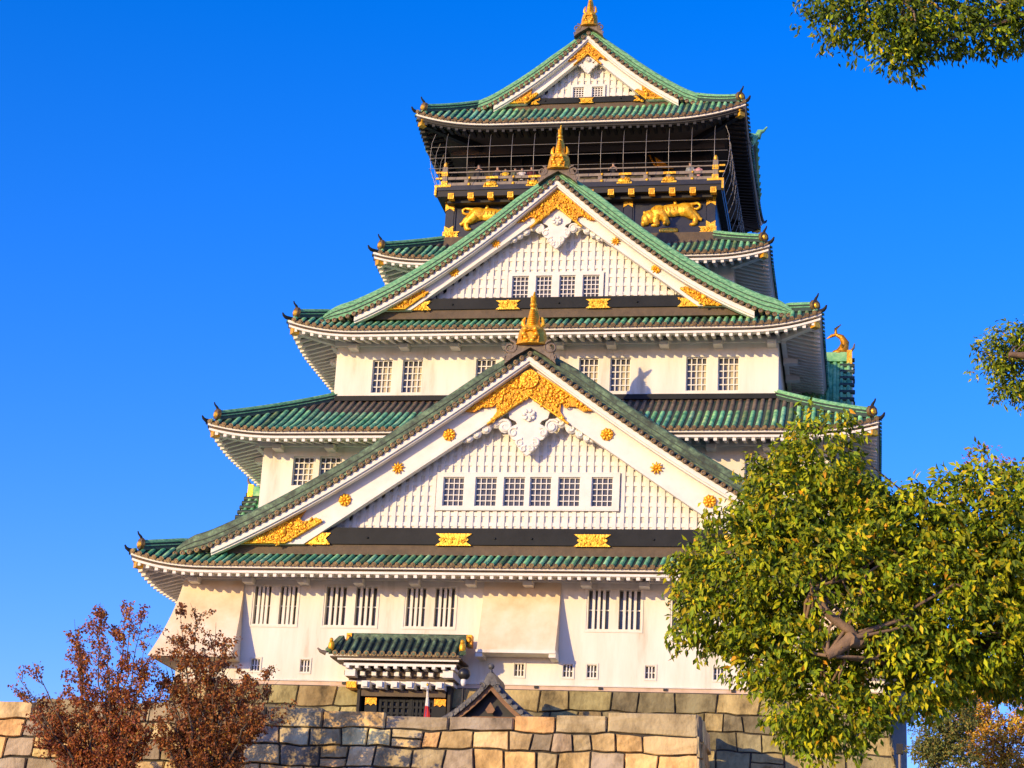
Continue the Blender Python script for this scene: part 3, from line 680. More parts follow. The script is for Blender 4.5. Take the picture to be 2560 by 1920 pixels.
for x in (-5.15, 0, 5.32):
    for zc in (30.93, 28.68): fitting('gold_fitting', lambda m_: (m_.ell((x, y-.1, zc), (.52, .06, .17), 0, 14, 5), m_.ell((x-.35, y-.1, zc), (.22, .06, .15), 0, 8, 5), m_.ell((x+.35, y-.1, zc), (.22, .06, .15), 0, 8, 5)))
# golden tigers
def tiger(cx, flip):
    b = MB(); yy = y+.04
    def E(x, z, rx, rz, rot=0, ry=.13, m=0): b.ell((cx+flip*x, yy-.02, z), (rx*1.06, ry*1.15, rz*1.22), m, 10, 6, flip*rot)
    E(.15, 29.98, .95, .33, .06); E(.85, 30.02, .55, .36, .1, .17); E(-.65, 29.85, .52, .40, -.15, .18)
    E(-1.15, 29.62, .42, .34, -.4, .2); E(-1.38, 29.45, .26, .32, .1, .22); E(-1.5, 29.2, .17, .18, 0, .2)     # neck, head, muzzle
    for dx in (-.2, .12): E(-1.28+dx, 29.85, .09, .10, 0, .12)
    def leg(pts, r): b.tube([(cx+flip*x, yy-.03, z) for x, z in pts], [q*1.25 for q in r], 7, 0)
    leg([(-.75, 29.7), (-.85, 29.4), (-.72, 29.14), (-.82, 29.08)], [.24, .18, .14, .16]); E(-.86, 29.05, .22, .09, 0, .14)
    leg([(-.40, 29.65), (-.22, 29.36), (-.12, 29.2), (-.2, 29.15)], [.22, .16, .13, .14]); E(-.2, 29.17, .2, .08, 0, .14)
    leg([(1.0, 29.9), (1.3, 29.62), (1.52, 29.45), (1.48, 29.15), (1.38, 29.1)], [.30, .22, .15, .13, .13]); E(1.36, 29.06, .22, .09, 0, .14)
    leg([(1.2, 29.85), (1.55, 29.62), (1.72, 29.42), (1.86, 29.36)], [.2, .14, .10, .08])
    b.tube([(cx+flip*x, yy-.03, z) for x, z in ((.95, 30.28), (1.3, 30.34), (1.6, 30.40), (1.75, 30.28), (1.72, 30.12), (1.55, 30.02), (1.4, 30.06))], [.12, .10, .09, .09, .085, .08, .05], 7, 0)
    E(.3, 30.42, .11, .16, .2, .1)
    for q in range(9): b.tube([(cx+flip*(-.9+.22*q), yy-.17, 30.16), (cx+flip*(-.86+.22*q), yy-.185, 29.92)], [.012, .028], 4, 1)
    b.build('tiger_relief', ['gold', 'gold_dk'], keep)
tiger(5.35, 1); tiger(-5.2, -1)

bal = MB(); bw = 8.42; by = 9.2
bal.box(-bw, bw, by, 2*YC-by, 31.15, 31.45, 0)
bal.box(-bw+.05, bw-.05, by+.06, 2*YC-by-.06, 30.78, 31.148, 1)
bal.box(-bw+.6, bw-.6, by+.5, 2*YC-by-.5, 30.55, 30.778, 1)
bal.box(-bw+.35, bw-.35, by+.2, by+.5, 31.452, 31.72, 2)
bo = bal.build('balcony', ['lacquer', 'blackwood', 'rail'], keep)
x = -7.51
for q in range(14):
    xx = -7.51+q*1.187
    if abs(xx) > 8: continue
    m_ = MB(); m_.box(xx-.17, xx+.17, by+.02, by+.4, 30.62, 30.98, 0); m_.box(xx-.1, xx+.1, by-.01, by+.02, 30.7, 30.9, 1); m_.build('gold_beam_end', ['gold', 'gold_dk'], bo)
rl = MB()
for s in (0,):
    yy = by+.35
    for z0, z1, w in ((31.95, 32.12, .16), (32.40, 32.47, .1)): rl.box(-8.0, 8.0, yy-w/2, yy+w/2, z0, z1, 0)
    q = -6.7
    while q < 7.0: rl.box(q-.12, q+.12, yy-.06, yy+.06, 31.72, 31.95, 0); q += 1.33
for s in (-1, 1):
    for z0, z1, w in ((31.95, 32.12, .16), (32.40, 32.47, .1)): rl.box(s*8.0-w/2, s*8.0+w/2, by+.5, 2*YC-by-.5, z0, z1, 0)
    rl.box(s*8.0-.15, s*8.0+.15, by+.2, by+.5, 31.46, 32.75, 0)
    for zz_ in (32.06, 32.45): rl.box(min(s*8.0, s*8.55), max(s*8.0, s*8.55), by+.29, by+.41, zz_-.05, zz_+.05, 1)
rl.build('balcony_railing', ['rail', 'gold'], bo)
for s in (-1, 1):
    m_ = MB(); m_.box(s*8.0-.19, s*8.0+.19, by+.15, by+.52, 31.44, 31.82, 0); m_.box(s*8.0-.18, s*8.0+.18, by+.16, by+.52, 32.15, 32.42, 0); m_.ell((s*8.0, by+.35, 32.92), (.13, .13, .2), 0, 8, 6)
    m_.build('gold_post_cap', ['gold'], bo)
    m_ = MB(); m_.box(s*8.45-.06, s*8.45+.06, by-.04, by+.35, 30.85, 31.5, 0); m_.box(s*8.0-.45, s*8.0+.45, by-.03, by+.1, 31.36, 31.50, 0); m_.build('gold_fitting', ['gold'], bo)
for x in (-5.15, -2.6, 2.75, 5.35):
    m_ = MB(); m_.ell((x, by-.02, 31.50), (.40, .07, .18), 0, 10, 5); m_.box(x-.44, x+.44, by-.03, by+.05, 31.30, 31.40, 0)
    scatter_gold(m_, [(x-.35, 31.38), (x+.35, 31.38), (x+.35, 31.62), (x-.35, 31.62)], by-.08, 12, .1); m_.box(x-.36, x+.36, by+.23, by+.26, 31.96, 32.10, 0)
    m_.build('gold_fitting', ['gold', 'gold_dk'], bo)
for x in (-6.5, -3.85, 1.4, 4.05, 6.68):
    m_ = MB(); m_.ell((x, by+.17, 31.60), (.10, .06, .10), 0, 8, 5); m_.ell((x, by+.24, 32.04), (.08, .06, .08), 0, 8, 5); m_.build('gold_stud', ['gold'], bo)
# safety net of wires bulging round the balcony
nt = MB(); r = .014; yt = 8.75
def wirepath(x): return [(x, yt+.3, 34.75), (x, yt, 34.4), (x, yt-.12, 33.6), (x, yt-.12, 32.9), (x, yt, 32.2), (x, by-.05, 31.5)]
for q in range(13): nt.tube(wirepath(-7.85+q*1.32), r, 5)
for z, dy in ((33.68, -.12), (32.98, -.12), (32.38, .02)): nt.tube([(-8.75, yt+dy, z), (8.75, yt+dy, z)], r, 5)
for s in (-1, 1):
    for q in range(12):
        yy = yt+.2+q*1.3
        nt.tube([(s*8.6, yy, 34.7), (s*8.8, yy, 34.1), (s*8.85, yy, 33.2), (s*8.75, yy, 32.3), (s*8.45, yy, 31.45)], r, 5)
    for z in (33.68, 32.98, 32.38): nt.tube([(s*8.82, yt, z), (s*8.82, 2*YC-yt, z)], r, 5)
nt.build('safety_net', ['wire'], bo)
it = MB()
it.box(-7.4, 7.4, 13.2, 2*YC-13.2, 31.46, 35.9, 0)
it.box(-9.2, 9.2, 11.9, 2*YC-11.9, 35.5, 35.75, 1)
for x in (-7.2, -4.3, -1.45, 1.45, 4.3, 7.2): it.box(x-.22, x+.22, 13.0, 13.3, 31.5, 35.5, 0)
for x in (-5.8, -2.9, 0, 2.9, 5.8): it.box(x-.9, x+.9, 13.05, 13.18, 31.5, 33.6, 2)
it.box(-8.3, 8.3, 12.0, 12.1, 34.74, 35.48, 1)
it.build('wall', ['blackwood', 'ceiling', 'glass'], keep)
cr = MB()   # gilded crane on the inner wall
cr.ell((4.55, 13.0, 34.1), (.62, .1, .17), 0, 10, 5, -.15); cr.tube([(4.1, 12.98, 34.15), (3.9, 12.97, 34.45), (3.75, 12.96, 34.75)], [.1, .07, .05], 6, 0); cr.ell((3.72, 12.95, 34.8), (.13, .08, .07), 0, 6, 4, -.4)
cr.prism([(4.2, 34.2), (4.75, 34.22), (4.35, 34.5), (4.02, 34.72), (4.1, 34.45)], 12.93, 12.99, 0); cr.tube([(4.7, 12.98, 34.0), (5.2, 12.98, 33.9)], [.06, .02], 5, 0)
cr.build('crane_relief', ['gold_dk'], keep)

# karahafu bulge on the sides of the top roof
for s in (-1, 1):
    kb = MB(); X0 = s*9.95; rows = []
    for q in range(25):
        u = -1+2*q/24; zc = 35.3+1.95*(math.cos(u*math.pi)*.5+.5)**1.2; yy = YC-1+u*4.3
        rows.append([(s*7.2, yy, zc+.75), (X0, yy, zc+.12), (X0, yy, zc-.16), (X0-s*.35, yy, zc-.16)])
    kb.loft(rows, 0, True, False, False)
    wl_ = []
    for q in range(25):
        u = -1+2*q/24; zc = 35.3+1.95*(math.cos(u*math.pi)*.5+.5)**1.2; yy = YC-1+u*4.3
        wl_.append([(X0-s*.1, yy, zc-.17), (X0-s*.1, yy, zc-.30), (X0-s*.5, yy, zc-.30), (X0-s*.5, yy, zc-.17)])
    kb.loft(wl_, 1, False)
    for q in range(17):
        u = -1+2*(q+.5)/17; zc = 35.3+1.95*(math.cos(u*math.pi)*.5+.5)**1.2; yy = YC-1+u*4.3
        kb.tube([(X0+s*.06, yy, zc+.06), (s*7.4, yy, zc+.8)], .13, 6, 0)
    kb.tube([(X0, YC-1, 37.4), (X0+s*.15, YC-1, 37.8), (X0+s*.4, YC-1, 37.85), (X0+s*.6, YC-1, 38.1)], [.25, .2, .1, .06], 6, 0)
    kb.build('side_gable', ['green', 'wire'], keep, True)

# chidori gables on the long sides of the lower roofs
def side_gable(s, xf, xb, yc, zr, half, drop, fish):
    b = MB(); pr = []
    for q in range(-10, 11):
        u = q/10; pr.append((yc+u*half, zr-drop*(abs(u)*.8+.2*abs(u)**.5*abs(u))))
    b.loft([[(xf, yy, zz_), (xb, yy, zz_)] for yy, zz_ in pr], 0, True, False, False)
    b.loft([[(xf+s*.05, yy, zz_-.28), (xf+s*.05, yy, zz_-.02), (xf-s*.4, yy, zz_-.02), (xf-s*.4, yy, zz_-.28)] for yy, zz_ in pr], 1, False)
    n = int(abs(xf-xb)/PITCH)
    for i in range(n):
        xx = xf-s*(.2+i*PITCH)
        for sg in (-1, 1):
            h_ = [p for p in pr if (p[0]-yc)*sg >= -1e-6]; h_.sort(key=lambda p: abs(p[0]-yc))
            b.tube([(xx, yy, zz_+.03) for yy, zz_ in h_], .12, 6, 0)
    for yy, zz_ in pr[::1]: b.tube([(xf+s*.15, yy, zz_+.08), (xf-s*.7, yy, zz_+.10)], .13, 6, 2)
    b.box(min(xf-s*.1, xb), max(xf-s*.1, xb), yc-.28, yc+.28, zr-.05, zr+.5, 0)
    wx = xf-s*.9
    b.add([(wx, p[0], p[1]-.25) for p in pr], [tuple(range(len(pr)))], 1)
    o = b.build('side_gable', ['green', 'white', 'darkgreen'], keep, True)
    e = MB(); e.box(min(xf, xf-s*.3), max(xf, xf-s*.3), yc-.3, yc+.3, zr-.35, zr+.62, 0)
    e.tube([(xf-s*.1, yc, zr+.6), (xf+s*.1, yc, zr+.85), (xf+s*.15, yc, zr+1.1)], [.1, .07, .04], 5, 1); e.build('ridge_end_tile', ['gold', 'bronze'], o)
for s in (-1, 1):
    for yc in (7.65, 2*YC-7.65):
        side_gable(s, s*17.6, s*14.5, yc, 12.0, 3.0, 3.6, False)
    side_gable(s, s*(15.7 if s > 0 else 13.4), s*10.5, 14.0, 21.9, 4.2, 5.6, True)
def side_fish(s, y):
    b = MB(); X, Z = s*15.0, 22.4; y0_ = y; K = .78
    pts = [(X-s*.05, y, Z), (X+s*.28, y, Z+.35), (X+s*.38, y, Z+.85), (X+s*.12, y, Z+1.3), (X-s*.28, y, Z+1.5)]
    b.tube(pts, [.36, .40, .32, .22, .12], 10, 0)
    for q in range(6): b.ell((X+s*(.32-.02*q), y, Z+.3+.15*q), (.16, .42-.04*q, .05), 0, 8, 4)
    b.tube([pts[4], (X-s*.6, y, Z+1.4), (X-s*.95, y, Z+1.18)], [.12, .13, .03], 6, 0); b.tube([pts[4], (X-s*.3, y, Z+1.95), (X+s*.1, y, Z+2.3)], [.12, .12, .03], 6, 0)
    for dy in (-1, 1): b.tube([(X+s*.2, y+dy*.3, Z+.35), (X+s*.15, y+dy*.6, Z+.6)], [.13, .03], 5, 0)
    b.ell((X-s*.1, y, Z+.05), (.5, .42, .26), 0, 10, 6)
    b.v = [(X+(p[0]-X)*K, y+(p[1]-y)*K, Z+(p[2]-Z)*K) for p in b.v]
    b.build('roof_finial', ['gold_dk'], keep)  # deeper gold carries the half-lit look of this fish
side_fish(1, 14.0)

# ------------------------------------------------------------------ entrance porch and gate
pc = MB(); yw_ = -2.0
def porch_z(t): return .95+.80*t+.03*t*t      # t from the eave inwards
x0p, x1p = -8.95, -2.35
for row in range(1):
    pc.loft([[(x, -4.05+t, porch_z(t)) for t in (0, .4, .8, 1.15)] for x in (x0p, x0p+.25, x1p-.25, x1p)], 0, True, False, False)
tl = MB(); q = 0
xx = x0p+.35
while xx < x1p-.25:
    rings = [[(xx+.095*math.cos(math.pi*w/6), -4.12+t, porch_z(max(t, 0))+.03+.11*math.sin(math.pi*w/6)) for w in range(7)] for t in (0, .4, .8, 1.15)]
    tl.loft(rings, 0, True, False, False)
    tl.disc((xx, -4.16, 1.0), .135, 0, .05, 10, 1); tl.disc((xx, -4.175, 1.0), .07, 0, .03, 8, 0)
    tl.box(xx+.13, xx+.26, -4.12, -4.08, .88, .98, 1)
    xx += PITCH
po = pc.build('entrance_porch', ['darkgreen'], keep)
tl.build('cover_tiles', ['darkridge', 'tile_end'], po)
d = MB()
d.box(-8.25, -2.35, -2.95, -2.55, 1.72, 1.84, 1); d.box(-8.2, -2.4, -2.9, -2.6, 1.84, 2.08, 0); d.tube([(-8.25, -2.75, 2.12), (-2.35, -2.75, 2.12)], .13, 8, 0)
for xv in (x0p, x1p): d.bar((xv, -4.1, 1.1), (xv+(.5 if xv < -5 else -.5)*.6, -2.85, 2.0), .28, .2, 0)
d.tube([(x0p-.1, -4.1, .98), (x0p-.35, -4.2, 1.05), (x0p-.5, -4.25, 1.2)], [.12, .08, .03], 6, 1)
d.build('porch_ridge', ['darkridge', 'bronze'], po)
for xv in (-8.28, -2.32):
    e = MB(); e.box(xv-.13, xv+.13, -2.98, -2.5, 1.62, 2.2, 0); e.ell((xv, -3.0, 1.95), (.12, .06, .16), 0, 8, 5); e.build('ridge_end_tile', ['gold_dk'], po)
for xv in (x0p+.12, x1p-.05):
    e = MB(); e.ell((xv, -4.05, 1.35), (.16, .14, .28), 0, 8, 6); e.ell((xv, -4.1, 1.62), (.1, .1, .12), 0, 8, 5); e.build('ridge_end_tile', ['gold'], po)
w = MB()
w.box(x0p+.1, x1p-.1, -4.05, -2.1, .80, .87, 1)
w.box(x0p+.45, x1p-.2, -3.98, -3.85, .70, .795, 0); w.box(x0p+.75, x1p-.35, -3.85, -3.7, .46, .58, 0)
xx = x0p+.95
while xx < x1p-.3: w.box(xx-.085, xx+.085, -3.9, -2.1, .33, .455, 0); xx += .47
w.box(x0p+.7, x1p-.3, -3.68, -2.05, .585, .69, 1)
w.box(-8.3, -3.0, -3.25, -3.0, .10, .32, 1)
for xx in (-7.9, -3.1): w.box(xx-.25, xx+.25, -3.7, -2.0, -.02, .32, 0)
xx = -7.35
while xx < -3.3: w.box(xx-.11, xx+.11, -3.45, -3.0, .06, .26, 0); xx += .56
w.box(-8.1, -2.9, -3.1, -2.2, -.12, .09, 1)
for k in range(6): xx = -7.15+k*.73; w.box(xx-.2, xx+.2, -3.5, -2.2, -.55, -.20, 0); w.box(xx-.12, xx+.12, -3.62, -3.45, -.5, -.24, 0)
w.box(-8.1, -2.95, -3.05, -2.05, -.30, -.125, 0); w.box(-7.45, -3.3, -3.0, -2.05, -.85, -.56, 1)
w.build('porch_brackets', ['white', 'brownstrip'], po)
e = MB(); e.box(-8.2, -7.7, -3.12, -2.3, -.48, -.18, 0); e.build('gold_plate', ['gold_dk'], po)
gt = MB()
gt.box(-7.35, -3.35, -2.55, -2.45, -3.4, -.86, 0)
for c0, c1 in ((-6.55, -5.1), (-4.95, -3.95)):
    for i in range(6): xx = c0+(c1-c0)*i/5; gt.box(xx-.06, xx+.06, -2.68, -2.56, -1.95, -.95, 1)
    for i in range(4): zz_ = -1.9+.3*i; gt.box(c0, c1, -2.66, -2.56, zz_-.05, zz_+.05, 1)
gt.box(-6.7, -3.8, -2.68, -2.56, -2.35, -1.96, 1); gt.box(-5.08, -4.97, -2.7, -2.56, -3.4, -.9, 1)
for xx in (-7.0, -3.6): gt.box(xx-.3, xx+.3, -2.75, -2.56, -3.4, -.86, 1)
go = gt.build('gate_door', ['blackwood', 'beam'], keep)
for xx in (-7.0, -3.6):
    e = MB(); e.prism([(xx-.28, -.9), (xx+.28, -.9), (xx+.28, -1.25), (xx+.14, -1.17), (xx, -1.27), (xx-.14, -1.17), (xx-.28, -1.25)], -2.80, -2.752); e.build('gold_plate', ['gold_dk'], go)

# ------------------------------------------------------------------ stonework
def stones(mb, rows, uv, gap=.045, bul=.05, cols=((.62, .58, .42),), amp=.07, flat_top=None):
    """rows: (z0, z1, list of u edges); uv(u, z, d) -> point, d outward; course lines wander so the blocks look fitted, not laid"""
    def wav(u, z):
        if flat_top is not None and z > flat_top: return 0.0
        return amp*(math.sin(u*1.15+z*7.3)+.7*math.sin(u*2.7+z*4.1)+.45*math.sin(u*5.9+z*11))
    for z0, z1, E in rows:
        tl = [0]+[rnd.uniform(-.15, .15) for _ in E[2:]]+[0]
        for i in range(len(E)-1):
            parts = [(0, 1)]
            if z1-z0 > .75 and E[i+1]-E[i] < 1.9 and rnd.random() < .16: c_ = rnd.uniform(.38, .62); parts = [(0, c_), (c_, 1)]
            base_c = rnd.choice(cols)
            for p0, p1 in parts:
                f = rnd.uniform(.72, 1.15); mb.tint = tuple(min(1, q*f) for q in (base_c if len(parts) == 1 else rnd.choice(cols)))
                def edge(e, t_, v): return e+t_*(v-.5)
                def zl(u, p): return (z0+wav(u, z0))*(1-p)+(z1+wav(u, z1))*p
                N = 7; grid = []; g2 = gap*rnd.uniform(.3, .65)
                dd = rnd.uniform(-.02, .06); tx, tz = rnd.uniform(-.06, .06), rnd.uniform(-.06, .06); ch = [rnd.uniform(-.01, .05) for _ in range(4)]
                for j in range(N):
                    v = (0, .03, .25, .5, .75, .97, 1)[j]; pv = p0+(p1-p0)*v
                    for k in range(N):
                        u = (0, .022, .25, .5, .75, .978, 1)[k]
                        a = edge(E[i], tl[i], pv)+g2; b_ = edge(E[i+1], tl[i+1], pv)-g2
                        x = a+(b_-a)*u; zb = zl(x, p0)+g2; zt = zl(x, p1)-g2; z = zb+(zt-zb)*v
                        ed = j in (0, N-1) or k in (0, N-1)
                        dep = -.09 if ed else dd+rnd.uniform(-bul*.5, bul*.5)+tx*(u-.5)+tz*(v-.5)
                        cn = (0 if k == 0 else 1 if k == N-1 else None, 0 if j == 0 else 1 if j == N-1 else None)
                        if None not in cn:
                            c_ = ch[cn[0]*2+cn[1]]; x += c_*(1 if k == 0 else -1); z += c_*(1 if j == 0 else -1)
                        elif ed: x += rnd.uniform(-.015, .015); z += rnd.uniform(-.015, .015)
                        grid.append(uv(x, z, dep))
                mb.add(grid, [(j*N+k, j*N+k+1, (j+1)*N+k+1, (j+1)*N+k) for j in range(N-1) for k in range(N-1)], 0, False)
def edges(a, b, w, jit=.3):
    E = [a]
    while E[-1] < b-w*.6: E.append(E[-1]+w*rnd.uniform(1-jit, 1+jit))
    E[-1] = b; return E
# castle base: battered granite
sb = MB(); bat = lambda z: .13*(-z)+.004*z*z
yfb = lambda z: -2.16-bat(z); xr = lambda z: 17.36+bat(z)-.12
zr_ = [-.24, -1.25, -2.1, -3.0, -4.0, -5.1, -6.2, -7.4, -8.8, -10.4]
rows = []; OP = (-7.55, -3.2)
for i in range(len(zr_)-1):
    z1, z0 = zr_[i], zr_[i+1]; w_ = 1.6 if i == 0 else 1.15+.08*i
    if z0 > -3.9: rows += [(z0, z1, edges(-xr(z0), OP[0], w_)), (z0, z1, edges(OP[1], xr(z0), w_))]
    else: rows.append((z0, z1, edges(-xr(z0), xr(z0), w_)))
olive = ((.46, .43, .22), (.36, .34, .21), (.56, .48, .25), (.28, .26, .17), (.58, .47, .25))
stones(sb, rows, lambda u, z, d: (u, yfb(z)-d, z), gap=.05, cols=olive, amp=.045, flat_top=-.3)
for s in (-1, 1):
    rows = [(zr_[i+1], zr_[i], edges(yfb(zr_[i+1])+.0, 36, 1.5)) for i in range(len(zr_)-1)]
    stones(sb, rows, lambda u, z, d: (s*(xr(z)+d), u, z), cols=olive)
sb.tint = (.4, .36, .26)
for s0, s1 in ((-1, OP[0]), (OP[1], 1)):
    a_ = lambda z: -xr(z)+.1 if s0 == -1 else s0; b_ = lambda z: xr(z)-.1 if s1 == 1 else s1
    sb.add([(a_(-.1), yfb(0)+.14, -.1), (b_(-.1), yfb(0)+.14, -.1), (b_(-10.5), yfb(-10.5)+.14, -10.5), (a_(-10.5), yfb(-10.5)+.14, -10.5)], [(3, 2, 1, 0)], 1)
sb.box(-17.2, 17.2, -.6, 36, -10.6, -.26, 1)
for xx in OP: sb.box(xx-.12 if xx < -5 else xx-.02, xx+.02 if xx < -5 else xx+.12, -2.9, -.6, -4, -.3, 1)
sbo = sb.build('stone_base', ['stone', 'joint'], None, True)
tag(sbo, 'battered olive grey granite base right under the white castle walls', 'stone base')
# lower platform wall in front
fw_ = MB(); YF = -8.5
fy = lambda z: YF-.10*(-2.4-z)
cop = [(9.27, 5.25, -2.22), (5.25, 2.95, -2.40), (2.95, 1.1, -2.50), (1.1, -1.85, -2.60), (-1.85, -4.78, -2.62), (-4.78, -7.7, -2.46), (-7.7, -10.4, -2.34), (-10.4, -13.2, -2.30), (-13.2, -16.1, -2.24), (-16.1, -19.0, -2.28), (-19.0, -21.6, -2.18), (-21.6, -24.4, -2.36), (-24.4, -27.5, -2.3), (-27.5, -31, -2.3)]
tan = ((1.0, .72, .34), (.82, .64, .34), (1.0, .78, .40), (.70, .60, .36), (1.0, .66, .32), (.56, .49, .32), (.90, .72, .42), (.52, .46, .38), (.42, .37, .28), (.66, .55, .42))
frows = [(-3.24, zt_, [b_, a_]) for a_, b_, zt_ in cop]
z = -3.24
for hh, ww in ((.82, 1.25), (.95, 1.35), (1.0, 1.5), (1.1, 1.5), (1.2, 1.7), (1.2, 1.7), (1.1, 1.8)):
    frows.append((z-hh, z, edges(-31, 9.27+.1*(-2.2-z)*.3, ww, .38))); z -= hh
stones(fw_, frows, lambda u, z, d: (u, fy(z)-d, z), gap=.075, bul=.06, cols=tan, amp=.04, flat_top=-2.9)
rows = [(-3.24, -2.22, edges(YF+.05, -3.0, 1.8))]; z = -3.24
for hh in (.82, .95, 1.0, 1.1, 1.2, 1.2, 1.1): rows.append((z-hh, z, edges(fy(z-hh), -3.0, 1.5))); z -= hh
stones(fw_, rows, lambda u, z, d: (9.27+.03*(-2.2-z)+d, u, z), gap=.06, cols=tan)
fw_.tint = (.45, .36, .24)
fw_.add([(-31, YF+.12, -2.7), (9.2, YF+.12, -2.7), (9.2, fy(-10.6)+.12, -10.6), (-31, fy(-10.6)+.12, -10.6)], [(3, 2, 1, 0)], 1)
fw_.box(-31, 9.1, YF+.5, -3.2, -10.6, -3.35, 1)
for a_, b_, zt_ in cop: fw_.box(b_+.03, a_-.03, YF+.09, YF+.85, -3.3, zt_-.05, 0)
fwo = fw_.build('stone_wall', ['stone', 'joint'], None, True)
tag(fwo, 'low front wall of big tan stone blocks with a long flat coping, across the bottom', 'stone wall')

# ------------------------------------------------------------------ well house, lamp, flag
wh = empty('well_house', (-.42, -6.1, -3.35), 'small grey tiled gable roof with brown timber bargeboards rising behind the stone coping', 'well house')
b = MB(); X = -.28; ZA = -.92; y0, y1 = -7.5, -4.7
rz = lambda u: ZA-1.15*abs(u)+.13*u*u
us = [q*.22 for q in range(-11, 12)]
b.loft([[(X+u, y0, rz(u)), (X+u, y1, rz(u)), (X+u, y1, rz(u)+.12), (X+u, y0, rz(u)+.12)] for u in us], 0, False)
yy = y0+.25
while yy < y1:
    for s in (-1, 1): b.tube([(X+s*q*.3, yy, rz(q*.3)+.14) for q in range(1, 9)], .085, 6, 0)
    yy += .27
for s in (-1, 1):
    for q in range(9): u = .12+q*.27; b.tube([(X+s*u, y0-.06, rz(u)+.14), (X+s*u, y0+.3, rz(u)+.14)], .115, 8, 0)
    b.tube([(X+s*q*.3, y0+.32, rz(q*.3)+.26) for q in range(1, 9)], .12, 6, 0)
b.build('roof', ['greytile'], wh)
b = MB(); b.box(X-.16, X+.16, y0+.1, y1, ZA+.1, ZA+.42, 0); b.tube([(X, y0+.1, ZA+.46), (X, y1, ZA+.46)], .12, 8, 0)
b.prism([(X-.42, ZA-.22), (X-.30, ZA+.1), (X-.16, ZA+.42), (X, ZA+.52), (X+.16, ZA+.42), (X+.30, ZA+.1), (X+.42, ZA-.22), (X, ZA+.08)], y0-.02, y0+.12, 0)
for s in (-1, 1): b.spiral(X+s*.34, ZA-.12, y0-.02, .15, 1.3, .5 if s > 0 else math.pi-.5, s, .05, 0)
b.tube([(X, y0+.05, ZA+.5), (X, y0+.05, ZA+.68)], [.09, .05], 6, 0); b.ell((X, y0+.02, ZA+.78), (.15, .10, .15), 0, 10, 6)
b.build('ridge', ['greytile'], wh)
b = MB()
for s in (-1, 1):
    b.loft([[(X+s*u, y0+.18, rz(u)-.28+.02*u), (X+s*u, y0+.26, rz(u)-.28+.02*u), (X+s*u, y0+.26, rz(u)-.02), (X+s*u, y0+.18, rz(u)-.02)] for u in [q*.24 for q in range(0, 10)]], 0, False)
b.prism([(X-.22, ZA-1.15), (X, ZA-.80), (X+.22, ZA-1.15), (X+.12, ZA-1.3), (X-.12, ZA-1.3)], y0+.3, y0+.4, 0)
b.box(X-1.3, X+1.3, y0+.5, y0+.7, ZA-1.62, ZA-1.42, 0); b.prism([(X-1.6, ZA-1.62), (X-.8, ZA-.95), (X, ZA-.12), (X+.8, ZA-.95), (X+1.6, ZA-1.62)], y0+.71, y0+.8, 1)
b.build('bargeboard', ['wood', 'blackwood'], wh)
b = MB()
for sx in (-1.3, 1.3):
    for yy in (y0+.6, y1-.6): b.box(X+sx-.12, X+sx+.12, yy-.12, yy+.12, -3.36, rz(1.3), 0)
b.build('post', ['wood'], wh)
lp = empty('ball_post', (-1.62, -7.0, -3.35), 'thin dark post with a shiny black ball and white globe, beside the grey roof', 'post')
b = MB(); b.tube([(-1.62, -7, -3.36), (-1.62, -7, -1.1)], .06, 8, 0); b.build('pole', ['blackwood'], lp)
b = MB(); b.ell((-1.62, -7, -.78), (.14, .14, .22), 0, 10, 8); b.build('globe', ['flagwhite'], lp)
b = MB(); b.ell((-1.62, -7, -.42), (.29, .29, .29), 0, 16, 12); b.build('ball', ['lacquer'], lp)
fg = empty('flag', (-3.3, -7.0, -3.35), 'limp white and red flag on a thin pole in front of the dark gate door', 'flag')
b = MB(); b.tube([(-3.3, -7, -3.36), (-3.3, -7, -1.0)], .028, 6, 0); b.ell((-3.3, -7, -.95), (.06, .06, .07), 1, 8, 6); b.build('pole', ['flagwhite', 'gold'], fg)
b = MB(); rows = []
for i in range(13):
    f = i/12; z = -1.12-1.35*f; w_ = .07+.24*f
    rows.append([(-3.28+w_*(q/6-.35)+.02*math.sin(q*2), -7.02+.05*math.sin(q*2.3+f*2), z-.10*(q/6)*(1-f)) for q in range(7)])
b.loft(rows[:8], 0, True, False, False); b.loft(rows[7:], 1, True, False, False); b.build('cloth', ['flagwhite', 'red'], fg)

# ------------------------------------------------------------------ grey block right of the base, small lamp
eb = empty('annex_tower', (16.2, 45, -10.5), 'plain pale grey block half hidden behind the right corner of the stone base', 'building')
b = MB(); b.box(13.5, 18.92, 40, 50, -10.6, 6.2, 0); b.box(13.45, 18.97, 39.95, 50.05, 6.2, 6.5, 1); b.build('wall', ['concrete', 'beam'], eb)
b = MB(); b.box(17.6, 18.4, 39.93, 39.99, .6, 2.2, 0); b.build('window', ['glass'], eb)
b = MB(); b.tube([(17.95, -3.2, -10.5), (17.95, -3.2, -3.0)], .07, 8, 0); b.box(17.8, 18.1, -3.35, -3.05, -3.0, -2.55, 1)
o = b.build('floodlight_post', ['rail', 'blackwood']); tag(o, 'slim grey post with a black lamp box beside the right corner of the stone base', 'floodlight')

